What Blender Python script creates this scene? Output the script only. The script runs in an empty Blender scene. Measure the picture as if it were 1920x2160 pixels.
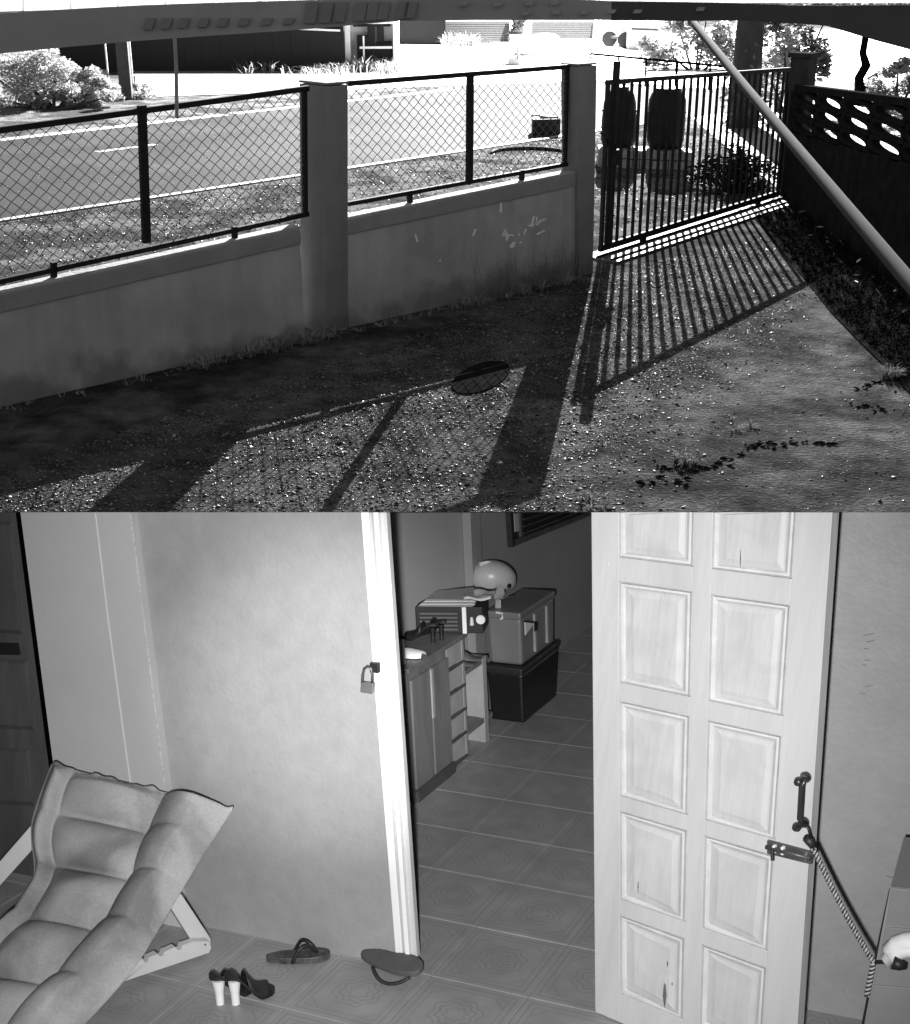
import bpy, math, random
import numpy as np
from mathutils import Vector as V, Matrix
random.seed(7); rng = np.random.default_rng(7)
S = bpy.context.scene
# ---------------------------------------------------------------- camera, sky, sun, lamp, exposure
FL = 2800.0; PITCH = math.radians(22.85); CAM = V((0, 0, 3.0))
cd = bpy.data.cameras.new('camera'); cam = bpy.data.objects.new('camera', cd); S.collection.objects.link(cam)
cd.sensor_fit = 'HORIZONTAL'; cd.sensor_width = 36; cd.lens = 36*FL/1920; cd.clip_start = .02; cd.clip_end = 3000
cam.location = CAM; cam.rotation_euler = (math.pi/2-PITCH, 0, 0); S.camera = cam
RGT = V((1, 0, 0)); UPC = V((0, math.sin(PITCH), math.cos(PITCH))); BCK = V((0, -math.cos(PITCH), math.sin(PITCH)))
SUN_EL = math.radians(19.5); SUN_AZ = math.atan2(1.09, 5.5)       # the sun stands ahead of the camera, a little to the right
W = bpy.data.worlds.new('World'); S.world = W; W.use_nodes = True
nt = W.node_tree; nt.nodes.clear()
sk = nt.nodes.new('ShaderNodeTexSky'); sk.sky_type = 'NISHITA'; sk.sun_disc = False
sk.sun_elevation = SUN_EL; sk.sun_rotation = SUN_AZ
bw = nt.nodes.new('ShaderNodeRGBToBW'); bg = nt.nodes.new('ShaderNodeBackground'); wo = nt.nodes.new('ShaderNodeOutputWorld')
bg.inputs[1].default_value = .058
nt.links.new(sk.outputs[0], bw.inputs[0]); nt.links.new(bw.outputs[0], bg.inputs[0]); nt.links.new(bg.outputs[0], wo.inputs[0])
# the shadows of posts, pillars and gate bars fan out from one foot on the ground: a street lamp beyond the gate lights the yard
LAMP = V((6.15, 47.6, 13.8))
sl = bpy.data.lights.new('street_lamp_light', 'POINT'); sl.energy = 115000; sl.shadow_soft_size = .05; sl.color = (1, 1, 1)
so = bpy.data.objects.new('street_lamp_light', sl); S.collection.objects.link(so); so.location = LAMP
# the infrared lamp of the indoor camera (the lit pool on the plaster beside the door)
il = bpy.data.lights.new('infrared_lamp', 'SPOT'); il.energy = 300; il.spot_size = math.radians(60); il.spot_blend = 1.0
il.shadow_soft_size = .03; il.color = (1, 1, 1)
io = bpy.data.objects.new('infrared_lamp', il); S.collection.objects.link(io)
io.location = CAM + UPC*-.13 + RGT*-.08
LAMP_AIM = (960, 1450)
S.view_settings.view_transform = 'Standard'; S.view_settings.look = 'None'; S.view_settings.gamma = 1
S.view_settings.use_curve_mapping = False; S.view_settings.exposure = 1.75

# ---------------------------------------------------------------- measuring helpers (photograph used as a survey)
def ray(px, py):
    return RGT*((px-960)/FL) + UPC*((1080-py)/FL) - BCK
def on(px, py, P0, n):                                        # where a sight line meets a real plane
    d = ray(px, py); return CAM + d*((P0-CAM).dot(n)/d.dot(n))
def far(px, py, t): return CAM + ray(px, py)*t
Z = V((0, 0, 1))
def g(px, py, z=0.): return on(px, py, V((0, 0, z)), Z)
def proj(P):
    q = P-CAM; d = -q.dot(BCK); return 960+FL*q.dot(RGT)/d, 1080-FL*q.dot(UPC)/d
# indoor floor frame
HB = 2.3; _n = V((-.045, 1, 550/FL)).normalized()
NB = (RGT*_n.x + UPC*_n.y + BCK*_n.z).normalized()
OB = CAM - NB*HB
def f(px, py, h=0.): return on(px, py, OB+NB*h, NB)
io.rotation_euler = (-ray(*LAMP_AIM)).to_track_quat('Z', 'Y').to_euler()
# centre diode of the same lamp: a tighter beam, the bright pool on the wall by the jamb
il2 = bpy.data.lights.new('infrared_diode', 'SPOT'); il2.energy = 300; il2.spot_size = math.radians(17); il2.spot_blend = 1.0; il2.shadow_soft_size = .02
io2 = bpy.data.objects.new('infrared_diode', il2); S.collection.objects.link(io2); io2.location = io.location+RGT*.03
io2.rotation_euler = (-ray(735, 1370)).to_track_quat('Z', 'Y').to_euler()
def height_at(P0, py, up=NB):
    lo, hi = 0., 6.
    for _ in range(50):
        m = (lo+hi)/2
        if proj(P0+up*m)[1] > py: lo = m
        else: hi = m
    return lo

# ---------------------------------------------------------------- mesh helpers
class MB:
    def __init__(s): s.v = []; s.f = []; s.m = []; s.smooth = False
    def poly(s, pts, mi=0):
        b = len(s.v); s.v += [tuple(p) for p in pts]; s.f.append(tuple(range(b, b+len(pts)))); s.m.append(mi)
    def hexa(s, b4, t4, mi=0):
        b = len(s.v); s.v += [tuple(p) for p in b4]+[tuple(p) for p in t4]
        for q in ((3, 2, 1, 0), (4, 5, 6, 7), (0, 1, 5, 4), (1, 2, 6, 5), (2, 3, 7, 6), (3, 0, 4, 7)):
            s.f.append(tuple(b+i for i in q)); s.m.append(mi)
        return s
    def box(s, o, a, b, c, mi=0):                              # corner + three edge vectors
        return s.hexa([o, o+a, o+a+b, o+b], [o+c, o+a+c, o+a+b+c, o+b+c], mi)
    def cbox(s, c, a, b, h, mi=0): return s.box(c-a*.5-b*.5-h*.5, a, b, h, mi)
    def slab(s, pts, d, mi=0):                                 # polygon pushed along d
        n = len(pts); b = len(s.v); s.v += [tuple(p) for p in pts]+[tuple(p+d) for p in pts]
        s.f.append(tuple(range(b, b+n))); s.m.append(mi); s.f.append(tuple(range(b+2*n-1, b+n-1, -1))); s.m.append(mi)
        for i in range(n):
            j = (i+1) % n; s.f.append((b+i, b+n+i, b+n+j, b+j)); s.m.append(mi)
        return s
    def frustum(s, pts, top, mi=0):                            # outer ring to raised inner ring, top filled
        n = len(pts); b = len(s.v); s.v += [tuple(p) for p in pts]+[tuple(p) for p in top]
        s.f.append(tuple(range(b+n, b+2*n))); s.m.append(mi)
        for i in range(n):
            j = (i+1) % n; s.f.append((b+i, b+j, b+n+j, b+n+i)); s.m.append(mi)
        return s
    def tube(s, pts, r, seg=8, mi=0, cap=True):
        pts = [V(p) for p in pts]; n = len(pts); rr = r if hasattr(r, '__len__') else [r]*n
        b = len(s.v); ref = V((.13, .27, .95))
        for i, p in enumerate(pts):
            t = (pts[min(i+1, n-1)]-pts[max(i-1, 0)]).normalized()
            a = t.cross(ref).normalized(); c = t.cross(a)
            for k in range(seg):
                th = 2*math.pi*k/seg; s.v.append(tuple(p+(a*math.cos(th)+c*math.sin(th))*rr[i]))
        for i in range(n-1):
            for k in range(seg):
                k2 = (k+1) % seg; s.f.append((b+i*seg+k, b+i*seg+k2, b+(i+1)*seg+k2, b+(i+1)*seg+k)); s.m.append(mi)
        if cap:
            s.f.append(tuple(b+k for k in range(seg-1, -1, -1))); s.m.append(mi)
            s.f.append(tuple(b+(n-1)*seg+k for k in range(seg))); s.m.append(mi)
        return s
    def lathe(s, c, up, prof, seg=20, ex=None, mi=0, sx=1, sy=1):
        a = (ex or V((1, 0, 0))); a = (a-up*a.dot(up)).normalized(); bb = up.cross(a); b = len(s.v); n = len(prof)
        for r, h in prof:
            for k in range(seg):
                th = 2*math.pi*k/seg; s.v.append(tuple(c+up*h+a*(r*sx*math.cos(th))+bb*(r*sy*math.sin(th))))
        for i in range(n-1):
            for k in range(seg):
                k2 = (k+1) % seg; s.f.append((b+i*seg+k, b+i*seg+k2, b+(i+1)*seg+k2, b+(i+1)*seg+k)); s.m.append(mi)
        s.f.append(tuple(b+k for k in range(seg-1, -1, -1))); s.m.append(mi)
        s.f.append(tuple(b+(n-1)*seg+k for k in range(seg))); s.m.append(mi)
        return s
    def grid(s, P, mi=0, closed=False):                        # P[i][j] -> quads
        n, m = len(P), len(P[0]); b = len(s.v)
        for r in P: s.v += [tuple(p) for p in r]
        for i in range(n-1):
            for j in range(m-1):
                s.f.append((b+i*m+j, b+i*m+j+1, b+(i+1)*m+j+1, b+(i+1)*m+j)); s.m.append(mi)
        return s
def root_loc(o):
    while o.parent: o = o.parent
    return o.location
ROOM = False
def build(name, mb, mat, parent=None, loc=None, smooth=False, bevel=0., **props):
    if ROOM:                                                   # nothing of the room rises through its sloping ceiling
        for i, p in enumerate(mb.v):
            e = (V(p)-CAM).dot(UPC)+.0002*(V(p)-CAM).length
            if e > 0: mb.v[i] = tuple(V(p)-NB*(e/NB.dot(UPC)))
    if parent is not None: L = root_loc(parent)
    else:
        if loc is None:
            a = np.array(mb.v); c = a.mean(0); L = V((c[0], c[1], a[:, 2].min()))
        else: L = V(loc)
    me = bpy.data.meshes.new(name); me.from_pydata([(x-L[0], y-L[1], z-L[2]) for x, y, z in mb.v], [], mb.f)
    mats = mat if isinstance(mat, (list, tuple)) else [mat]
    for m in mats: me.materials.append(m)
    if len(mats) > 1: me.polygons.foreach_set('material_index', mb.m)
    if smooth: me.polygons.foreach_set('use_smooth', [True]*len(me.polygons))
    o = bpy.data.objects.new(name, me); S.collection.objects.link(o)
    if parent is not None: o.parent = parent
    else: o.location = L
    if bevel > 0:
        b = o.modifiers.new('bevel', 'BEVEL'); b.width = bevel; b.segments = 2; b.limit_method = 'ANGLE'; b.harden_normals = False
    import bmesh
    bm = bmesh.new(); bm.from_mesh(me); bmesh.ops.recalc_face_normals(bm, faces=bm.faces); bm.to_mesh(me); bm.free()
    for k, v in props.items(): o[k] = v
    return o
def thing(name, label, cat, loc, group=None):
    o = bpy.data.objects.new(name, None); S.collection.objects.link(o); o.location = loc; o.empty_display_size = .1
    o['label'] = label; o['category'] = cat
    if group: o['group'] = group
    return o

# ---------------------------------------------------------------- materials (the camera sees in infrared: everything is grey)
def mat(name, a, rough=.7, var=.15, scale=6., bump=0., bscale=None, spec=.5, metal=0., stretch=(1, 1, 1), detail=6, speck=0., speckcol=.8, trans=0.):
    m = bpy.data.materials.new(name); m.use_nodes = True; t = m.node_tree; p = t.nodes['Principled BSDF']
    p.inputs['Roughness'].default_value = rough; p.inputs['Metallic'].default_value = metal
    p.inputs['Specular IOR Level'].default_value = spec
    tc = t.nodes.new('ShaderNodeTexCoord'); mp = t.nodes.new('ShaderNodeMapping'); mp.inputs['Scale'].default_value = stretch
    t.links.new(tc.outputs['Object'], mp.inputs[0])
    n = t.nodes.new('ShaderNodeTexNoise'); n.inputs['Scale'].default_value = scale; n.inputs['Detail'].default_value = detail
    n.inputs['Roughness'].default_value = .62
    t.links.new(mp.outputs[0], n.inputs['Vector'])
    r = t.nodes.new('ShaderNodeMapRange'); r.inputs[1].default_value = .3; r.inputs[2].default_value = .7
    r.inputs[3].default_value = a*(1-var); r.inputs[4].default_value = a*(1+var)
    t.links.new(n.outputs[0], r.inputs[0]); out = r.outputs[0]
    if speck:
        n2 = t.nodes.new('ShaderNodeTexNoise'); n2.inputs['Scale'].default_value = scale*7; n2.inputs['Detail'].default_value = 4
        t.links.new(mp.outputs[0], n2.inputs['Vector'])
        r2 = t.nodes.new('ShaderNodeMapRange'); r2.inputs[1].default_value = .58; r2.inputs[2].default_value = .72
        r2.inputs[3].default_value = 0; r2.inputs[4].default_value = speck; t.links.new(n2.outputs[0], r2.inputs[0])
        mx = t.nodes.new('ShaderNodeMix'); mx.data_type = 'FLOAT'; t.links.new(r2.outputs[0], mx.inputs[0])
        t.links.new(out, mx.inputs[2]); mx.inputs[3].default_value = speckcol; out = mx.outputs[0]
    t.links.new(out, p.inputs['Base Color'])
    if bump:
        nb = t.nodes.new('ShaderNodeTexNoise'); nb.inputs['Scale'].default_value = bscale or scale*4; nb.inputs['Detail'].default_value = 5
        t.links.new(mp.outputs[0], nb.inputs['Vector'])
        b = t.nodes.new('ShaderNodeBump'); b.inputs['Strength'].default_value = bump; b.inputs['Distance'].default_value = .02
        t.links.new(nb.outputs[0], b.inputs['Height']); t.links.new(b.outputs[0], p.inputs['Normal'])
    if trans:
        tr = t.nodes.new('ShaderNodeBsdfTranslucent'); ms = t.nodes.new('ShaderNodeMixShader'); ms.inputs[0].default_value = trans
        t.links.new(out, tr.inputs[0]); t.links.new(p.outputs[0], ms.inputs[1]); t.links.new(tr.outputs[0], ms.inputs[2])
        t.links.new(ms.outputs[0], t.nodes['Material Output'].inputs[0])
    return m
def two_tone(m, a, b, scale, lo=.45, hi=.55, detail=5, dist=.6):  # worn patches over a material's colour
    t = m.node_tree; p = t.nodes['Principled BSDF']; src = p.inputs['Base Color'].links[0].from_socket
    tc = t.nodes.new('ShaderNodeTexCoord'); n = t.nodes.new('ShaderNodeTexNoise'); n.inputs['Scale'].default_value = scale
    n.inputs['Detail'].default_value = detail; n.inputs['Distortion'].default_value = dist; t.links.new(tc.outputs['Object'], n.inputs['Vector'])
    r = t.nodes.new('ShaderNodeMapRange'); r.inputs[1].default_value = lo; r.inputs[2].default_value = hi
    r.inputs[3].default_value = a; r.inputs[4].default_value = b; t.links.new(n.outputs[0], r.inputs[0])
    mu = t.nodes.new('ShaderNodeMath'); mu.operation = 'MULTIPLY'; t.links.new(src, mu.inputs[0]); t.links.new(r.outputs[0], mu.inputs[1])
    t.links.new(mu.outputs[0], p.inputs['Base Color']); return m
M = {}
M['yard'] = two_tone(mat('yard_soil', .058, .9, .55, 5, .9, 34, speck=.45, speckcol=.19, spec=.0), .62, 1.3, 1.3, .42, .58)
M['verge'] = two_tone(mat('verge_grit', .078, .9, .5, 4, 1., 22, speck=.6, speckcol=.28, spec=.0), .6, 1.35, 1.1)
M['road'] = two_tone(mat('asphalt', .040, .8, .12, 1.2, .25, 60, speck=.25, speckcol=.11, spec=.04), .74, 1.2, .55, .38, .62)
M['paint'] = mat('road_paint', .38, .6, .35, 9)
M['court'] = two_tone(mat('pale_concrete', .3, .6, .12, .8, .3, 9), .8, 1.1, .3, .4, .6)
M['apron'] = mat('worn_concrete', .17, .7, .2, 2, .4, 12)
M['plaster'] = two_tone(mat('cement_render', .40, .85, .1, 2.2, .25, 30), .85, 1.06, 1.4, .35, .6)
def stain_foot(m, h=.16, k=.55):                                # damp rising from the ground, ragged
    t = m.node_tree; p = t.nodes['Principled BSDF']; src = p.inputs['Base Color'].links[0].from_socket
    ge_ = t.nodes.new('ShaderNodeNewGeometry'); sp_ = t.nodes.new('ShaderNodeSeparateXYZ'); t.links.new(ge_.outputs['Position'], sp_.inputs[0])
    n = t.nodes.new('ShaderNodeTexNoise'); n.inputs['Scale'].default_value = 2.6; n.inputs['Detail'].default_value = 7; t.links.new(ge_.outputs['Position'], n.inputs['Vector'])
    a = t.nodes.new('ShaderNodeMath'); a.operation = 'MULTIPLY_ADD'; t.links.new(n.outputs[0], a.inputs[0]); a.inputs[1].default_value = -.75; t.links.new(sp_.outputs[2], a.inputs[2])
    r = t.nodes.new('ShaderNodeMapRange'); r.inputs[1].default_value = -.40+h-.06; r.inputs[2].default_value = -.40+h+.09; r.inputs[3].default_value = k; r.inputs[4].default_value = 1; t.links.new(a.outputs[0], r.inputs[0])
    mp = t.nodes.new('ShaderNodeMapping'); mp.inputs['Scale'].default_value = (9, 9, .6); t.links.new(ge_.outputs['Position'], mp.inputs[0])
    n2 = t.nodes.new('ShaderNodeTexNoise'); n2.inputs['Scale'].default_value = 1.; n2.inputs['Detail'].default_value = 5; t.links.new(mp.outputs[0], n2.inputs['Vector'])
    r2 = t.nodes.new('ShaderNodeMapRange'); r2.inputs[1].default_value = .35; r2.inputs[2].default_value = .65; r2.inputs[3].default_value = .92; r2.inputs[4].default_value = 1.05; t.links.new(n2.outputs[0], r2.inputs[0])
    mu = t.nodes.new('ShaderNodeMath'); mu.operation = 'MULTIPLY'; t.links.new(src, mu.inputs[0]); t.links.new(r.outputs[0], mu.inputs[1])
    mu2 = t.nodes.new('ShaderNodeMath'); mu2.operation = 'MULTIPLY'; t.links.new(mu.outputs[0], mu2.inputs[0]); t.links.new(r2.outputs[0], mu2.inputs[1]); t.links.new(mu2.outputs[0], p.inputs['Base Color'])
stain_foot(M['plaster'])
M['coping'] = mat('dark_render', .25, .85, .12, 4, .3, 30)
M['pillar'] = mat('pillar_render', .19, .85, .12, 3, .3, 25)
stain_foot(M['pillar'], .2, .7)
M['lit_cap'] = mat('lit_capping', .3, .9, .3, 5, .5, 20)
M['steel'] = mat('dark_painted_steel', .016, .75, .3, 8, spec=.12)
M['wire'] = mat('galvanised_wire', .12, .45, .2, 20, metal=.3)
M['fascia'] = mat('eave_pale', .21, .8, .15, 5); M['fascia2'] = mat('eave_mid', .2, .8, .15, 5); M['fascia_shade'] = mat('eave_shade', .035, .8, .2, 5)  # right eave stretch: its shade put into a darker copy of the material
M['slot'] = mat('eave_slot', .14, .9, .1); M['tab'] = mat('eave_tab', .5, .8, .1)
M['sheet'] = mat('fibreglass_sheet', .8, .7, .05, trans=.7)
M['pipe'] = mat('plastic_pipe', .05, .95, .12, 9, spec=.05)
M['barrel'] = mat('dark_plastic', .012, .6, .3, 3, spec=.15)
M['darkwall'] = mat('dark_sheet_metal', .007, .9, .12, 1)
M['trunk'] = mat('bark', .035, .95, .4, 4, .8, 14, stretch=(1, 1, .25))
M['leaf'] = mat('pale_leaf', .36, .6, .45, 3, trans=.45); M['leafd'] = mat('dull_leaf', .10, .7, .5, 3, trans=.3)
M['leafw'] = mat('bright_leaf', .2, .55, .3, 3, trans=.5)
M['white'] = mat('white_paint', .75, .6, .08, 4); M['facade'] = mat('facade_paint', .16, .8, .2, 2, spec=.1); M['grey'] = mat('mid_grey_paint', .2, .7, .15, 4)
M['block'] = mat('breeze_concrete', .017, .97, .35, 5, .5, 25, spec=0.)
M['stone0'] = mat('stone_dark', .045, .9, .3, 9, spec=0.); M['stone1'] = mat('stone_mid', .11, .6, .3, 9, spec=.2); M['stone2'] = mat('stone_pale', .26, .35, .35, 9, spec=.6)
M['earth'] = mat('packed_earth', .05, .95, .4, 6, .8, 20)
M['leafg'] = mat('damp_leaf', .24, .8, .5, 4)
M['dull'] = mat('dull_black_steel', .004, 1., .1, spec=0.)
M['darkpost'] = mat('weathered_post', .045, .9, .3, 6)
M['litter'] = mat('dark_litter', .018, .95, .5, 9, spec=.05); M['bed'] = mat('bed_shade', .012, .98, .6, 7, .8, 22, spec=0.); M['leafk'] = mat('shade_leaf', .014, .9, .6, 5, spec=0.)  # bed and shade leaf: shade at the yard's right put into the colours
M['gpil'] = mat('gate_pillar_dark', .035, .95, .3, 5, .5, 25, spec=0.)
M['dry'] = mat('dry_grass', .085, .8, .4, 8, trans=.35)

# ================================================================ UPPER PLACE: THE SUNLIT YARD AND THE STREET
def sheet(name, pts, m, z, **kw):
    mb = MB(); mb.poly([V((p[0], p[1], z)) for p in pts]); o = build(name, mb, m, loc=(0, 0, 0), **kw)
    if o.data.polygons[0].normal.z < 0: o.data.flip_normals()
    o['kind'] = 'structure'; return o
Y0 = 3.0/math.tan(PITCH)                                       # the yard slab stops here, above the room below
mb = MB(); d = V((0, -UPC.z, UPC.y))                           # undercut edge
for (ya, yb) in ((Y0, 60.), (60., 1500.)):
    w = 60 if yb < 100 else 1500
    mb.poly([V((-w, ya, 0)), V((w, ya, 0)), V((w, yb, 0)), V((-w, yb, 0))])
mb.poly([V((-60, Y0, 0)), V((60, Y0, 0)), V((60, Y0+.4, -.169)), V((-60, Y0+.4, -.169))])
o = build('ground', mb, M['yard'], loc=(0, 0, 0), kind='structure')
me = o.data
# fence line on the ground
G0 = g(0, 862); G1 = g(1239, 578); DF = (G1-G0).normalized(); NF = V((DF.y, -DF.x, 0))   # NF points into the yard
def pf(px, py, off=0.): return on(px, py, G0+NF*off, NF)
def fu(P): return (P-G0).dot(DF)
def seg(P, Q, s): return P+(Q-P)*s
def gl(a, b, x):                                               # ground point on the line through two photo points
    A, B = g(*a), g(*b); return A+(B-A)*((x-a[0])/(b[0]-a[0]))
# verge beyond the wall, the road, its lines
ra0, ra1 = g(0, 470), g(1180, 291); rb0, rb1 = g(0, 296), g(950, 189)
def ext(A, B, s0, s1): return A+(B-A)*s0, A+(B-A)*s1
va, vb = ext(G0, G1, -2.0, 1.02); gate_l = g(1262, 543); gate_r = g(1640, 422)
n0, n1 = ext(ra0, ra1, -1.5, 2.2); f0, f1 = ext(rb0, rb1, -1.5, 1.9)
sheet('verge', [va, vb, gate_r, V((30, 17.5, 0)), V((60, 40, 0)), n1, n0], M['verge'], .006)
sheet('road', [n0, n1, f1, f0], M['road'], .016)
sheet('far_verge', [f0, f1, g(900, 170), g(300, 206), g(0, 200), V((-40, 45, 0))], M['verge'], .010)
def line(name, A, B, w, m=M['paint'], z=.022):
    q = (B-A).normalized(); n = V((-q.y, q.x, 0))*w*.5
    return sheet(name, [A-n, B-n, B+n, A+n], m, z)
line('road_marking', *ext(g(0, 467), g(1180, 289), -1, 1.15), .13)
for a_, b_ in ((-.6, -.25), (-.1, .42), (.44, .63), (.65, 1.0)): line('road_marking', *ext(g(0, 297.5), g(950, 190), a_, b_), .30)
line('road_marking', g(205, 323), g(328, 307), .16)
sheet('forecourt', [g(330, 206), g(270, 148), g(700, 151), g(728, 92), g(925, 96), g(940, 70), g(1500, 60), g(1790, 66), g(1900, 150), g(1500, 190), g(1250, 172), g(950, 183)], M['court'], .026)
sheet('apron', [g(285, 206), g(285, 151), g(690, 153), g(640, 186)], M['apron'], .034)

# ---- boundary wall
ztop = [pf(0, 623).z, pf(400, 540).z, pf(640, 472).z, pf(735, 463).z, pf(1200, 367).z]
ZW = 0.5*(pf(300, 560).z+pf(960, 417).z)
ua, ub = fu(pf(640, 600)), fu(pf(735, 600)); uc, ud = fu(pf(1219, 450)), fu(pf(1256, 450))
UL = -4.2
def FP(u, z, off=0.): return G0+DF*u+NF*off+Z*z
GW = 'low rendered walls under the mesh fence'
def wallseg(u0, u1, z0, z1, lab):
    t = thing('boundary_wall', lab, 'wall', FP((u0+u1)/2, 0), GW)
    mb = MB(); mb.hexa([FP(u0, -.02, -.16), FP(u1, -.02, -.16), FP(u1, -.02, -.015), FP(u0, -.02, -.015)],
                       [FP(u0, z0-.13, -.16), FP(u1, z1-.13, -.16), FP(u1, z1-.13, -.015), FP(u0, z0-.13, -.015)])
    build('wall_face', mb, M['plaster'], t)
    mb = MB(); mb.hexa([FP(u0, z0-.128, -.17), FP(u1, z1-.128, -.17), FP(u1, z1-.128, 0), FP(u0, z0-.128, 0)],
                       [FP(u0, z0, -.17), FP(u1, z1, -.17), FP(u1, z1, 0), FP(u0, z0, 0)])
    build('coping', mb, M['coping'], t, bevel=.008)
    mb = MB(); mb.hexa([FP(u0, z0+.001, -.166), FP(u1, z1+.001, -.166), FP(u1, z1+.001, -.004), FP(u0, z0+.001, -.004)],
                       [FP(u0, z0+.016, -.15), FP(u1, z1+.016, -.15), FP(u1, z1+.016, -.02), FP(u0, z0+.016, -.02)])
    build('lit_wall_cap', mb, M['lit_cap'], t, bevel=.006)  # pale cap: the lit wall top put into its colour
    return t
za, zb, zc, zd = pf(0, 623).z, pf(652, 478).z, pf(735, 463).z, pf(1200, 367).z
kz = (zb-za)/(fu(pf(652, 478))-0.0)
w1 = wallseg(UL, ua, za+kz*UL, za+kz*ua, 'low rendered wall left of the middle pillar, under two mesh bays')
w2 = wallseg(ub, uc, zc, zd, 'low grey rendered wall between the two pillars with pale scratches on it')
def skewpillar(pxl, pxr, pyt, pxlb, pxrb, pyb, thick, lab, grp='rendered pillars of the fence'):
    L = pf(pxlb, pyb, .03); R = pf(pxrb, pyb, .03); L.z = R.z = 0
    TL = pf(pxl, pyt, .03); TR = pf(pxr, pyt, .03); zt = (TL.z+TR.z)/2; TL.z = TR.z = zt
    bk = -NF*thick
    t = thing('fence_pillar', lab, 'pillar', (L+R)/2, grp)
    mb = MB(); mb.hexa([L, R, R+bk, L+bk], [TL, TR, TR+bk, TL+bk]); build('shaft', mb, M['pillar'], t, bevel=.012)
    c = (TL+TR)/2+bk*.5; mb = MB(); mb.cbox(c+Z*.016, DF*((TR-TL).length+.006), bk*1.01, Z*.02); build('cap', mb, M['pillar'], t, bevel=.008)
    return t, zt
skewpillar(688, 735, 180, 690, 736, 716, .36, 'grey rendered fence pillar in the middle, between the left and right mesh bays')
skewpillar(1219, 1260, 139, 1221, 1252, 577, .22, 'grey rendered pillar where the mesh fence ends and the bar gate begins')
# ---- fence bays
GB = 'mesh fence bays on the wall'
OFF = -.09
def pq(px, py): return pf(px, py, OFF)
def bar(mb, A, B, wv, tv):                                     # rectangular bar centred on A-B
    mb.hexa([A-wv-tv, A+wv-tv, A+wv+tv, A-wv+tv], [B-wv-tv, B+wv-tv, B+wv+tv, B-wv+tv]); return mb
def bay(lab, tl, tr, bl, br, posts, stubs, cell):
    A, B, C, D = pq(*tl), pq(*tr), pq(*bl), pq(*br)
    t = thing('fence_panel', lab, 'fence', V(((C.x+D.x)/2, (C.y+D.y)/2, C.z)), GB)
    tk = NF*.02
    build('top_rail', bar(MB(), A, B, Z*.021, tk), M['steel'], t); build('bottom_rail', bar(MB(), C, D, Z*.018, tk), M['steel'], t)
    for (x0, y0, x1, y1, wpx) in posts:
        P, Q = pq(x0, y0), pq(x1, y1); hw = DF*(wpx/2*(P-CAM).length/FL*1.25)
        build('post', bar(MB(), P, Q, hw, tk), M['steel'], t)
    for (x, y0, y1) in stubs:
        P, Q = pq(x, y0), pq(x, y1); build('stub_leg', bar(MB(), P, Q+Z*-.03, DF*.018, tk), M['steel'], t)
    # woven wire: diagonals clipped to the bay
    mb = MB(); u0, u1 = fu(C), fu(D); h0 = lambda u: C.z+(D.z-C.z)*(u-u0)/(u1-u0); h1 = lambda u: A.z+(B.z-A.z)*(u-fu(A))/(fu(B)-fu(A))
    H = max(A.z, B.z)-min(C.z, D.z); zb0 = min(C.z, D.z); cu, cz = cell
    k = u0-H*cu/cz
    while k < u1:
        for sg in (1, -1):
            pts = []; nst = int(H/(cz/2))+1
            for i in range(nst+1):
                z = zb0+i*cz/2; u = k+i*cu/2 if sg > 0 else k+nst*cu/2-i*cu/2
                if u0 <= u <= u1 and h0(u) <= z <= h1(u): pts.append(FP(u, z, OFF+(.006 if i % 2 else -.006)*sg))
            if len(pts) > 1: mb.tube(pts, .0035, 3, cap=False)
        k += cu
    build('wire_mesh', mb, M['wire'], t, kind='stuff')
    return t
bay('chain link fence bay left of the middle pillar, cut by the left edge', (-560, 350), (650, 186), (-560, 716), (650, 451),
    [(299, 222, 309, 512, 13), (642, 188, 644, 452, 6), (-250, 300, -250, 660, 12)], [(113, 553, 588), (495, 478, 510), (-260, 640, 690)], (.105, .088))
bay('chain link fence bay between the middle pillar and the gate pillar', (733, 176), (1203, 140), (733, 430), (1196, 346),
    [(992, 158, 990, 379, 11), (1196, 142, 1192, 346, 4)], [(865, 403, 437), (1101, 358, 390)], (.105, .088))
# scratches on the wall
def scuff(pts, off=.004):
    c = [pf(x, y, -.015+off) for x, y in pts]; return c
mb = MB()
def cr(x, y): return (640+x*.3522, y*.3522)
for q in ([(1180, 1195), (1192, 1192), (1190, 1272), (1176, 1272)], [(665, 1405), (675, 1400), (690, 1445), (678, 1450)], [(1010, 1412), (1030, 1370), (1040, 1372), (1022, 1412)],
          [(1190, 1412), (1205, 1370), (1214, 1375), (1212, 1418)], [(1218, 1380), (1232, 1420), (1222, 1445), (1212, 1440)], [(1225, 1402), (1262, 1405), (1260, 1414), (1228, 1412)],
          [(1235, 1475), (1255, 1448), (1275, 1450), (1262, 1480), (1245, 1487)], [(1292, 1455), (1308, 1445), (1312, 1452), (1298, 1460)], [(1288, 1405), (1296, 1392), (1300, 1408), (1292, 1414)],
          [(1318, 1400), (1330, 1370), (1340, 1372), (1326, 1404)], [(1345, 1350), (1362, 1345), (1376, 1295), (1388, 1292), (1378, 1335), (1392, 1342), (1368, 1362)],
          [(1395, 1300), (1404, 1295), (1400, 1330), (1392, 1340)], [(1395, 1345), (1415, 1318), (1452, 1308), (1450, 1318), (1420, 1330), (1402, 1355)],
          [(1395, 1400), (1445, 1374), (1448, 1384), (1402, 1408)], [(812, 1558), (822, 1552), (826, 1562), (816, 1566)]):
    mb.slab(scuff([cr(*p) for p in q]), NF*-.003)
build('paint_scratch', mb, mat('scratch', .85, .8, .2), w2)
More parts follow.
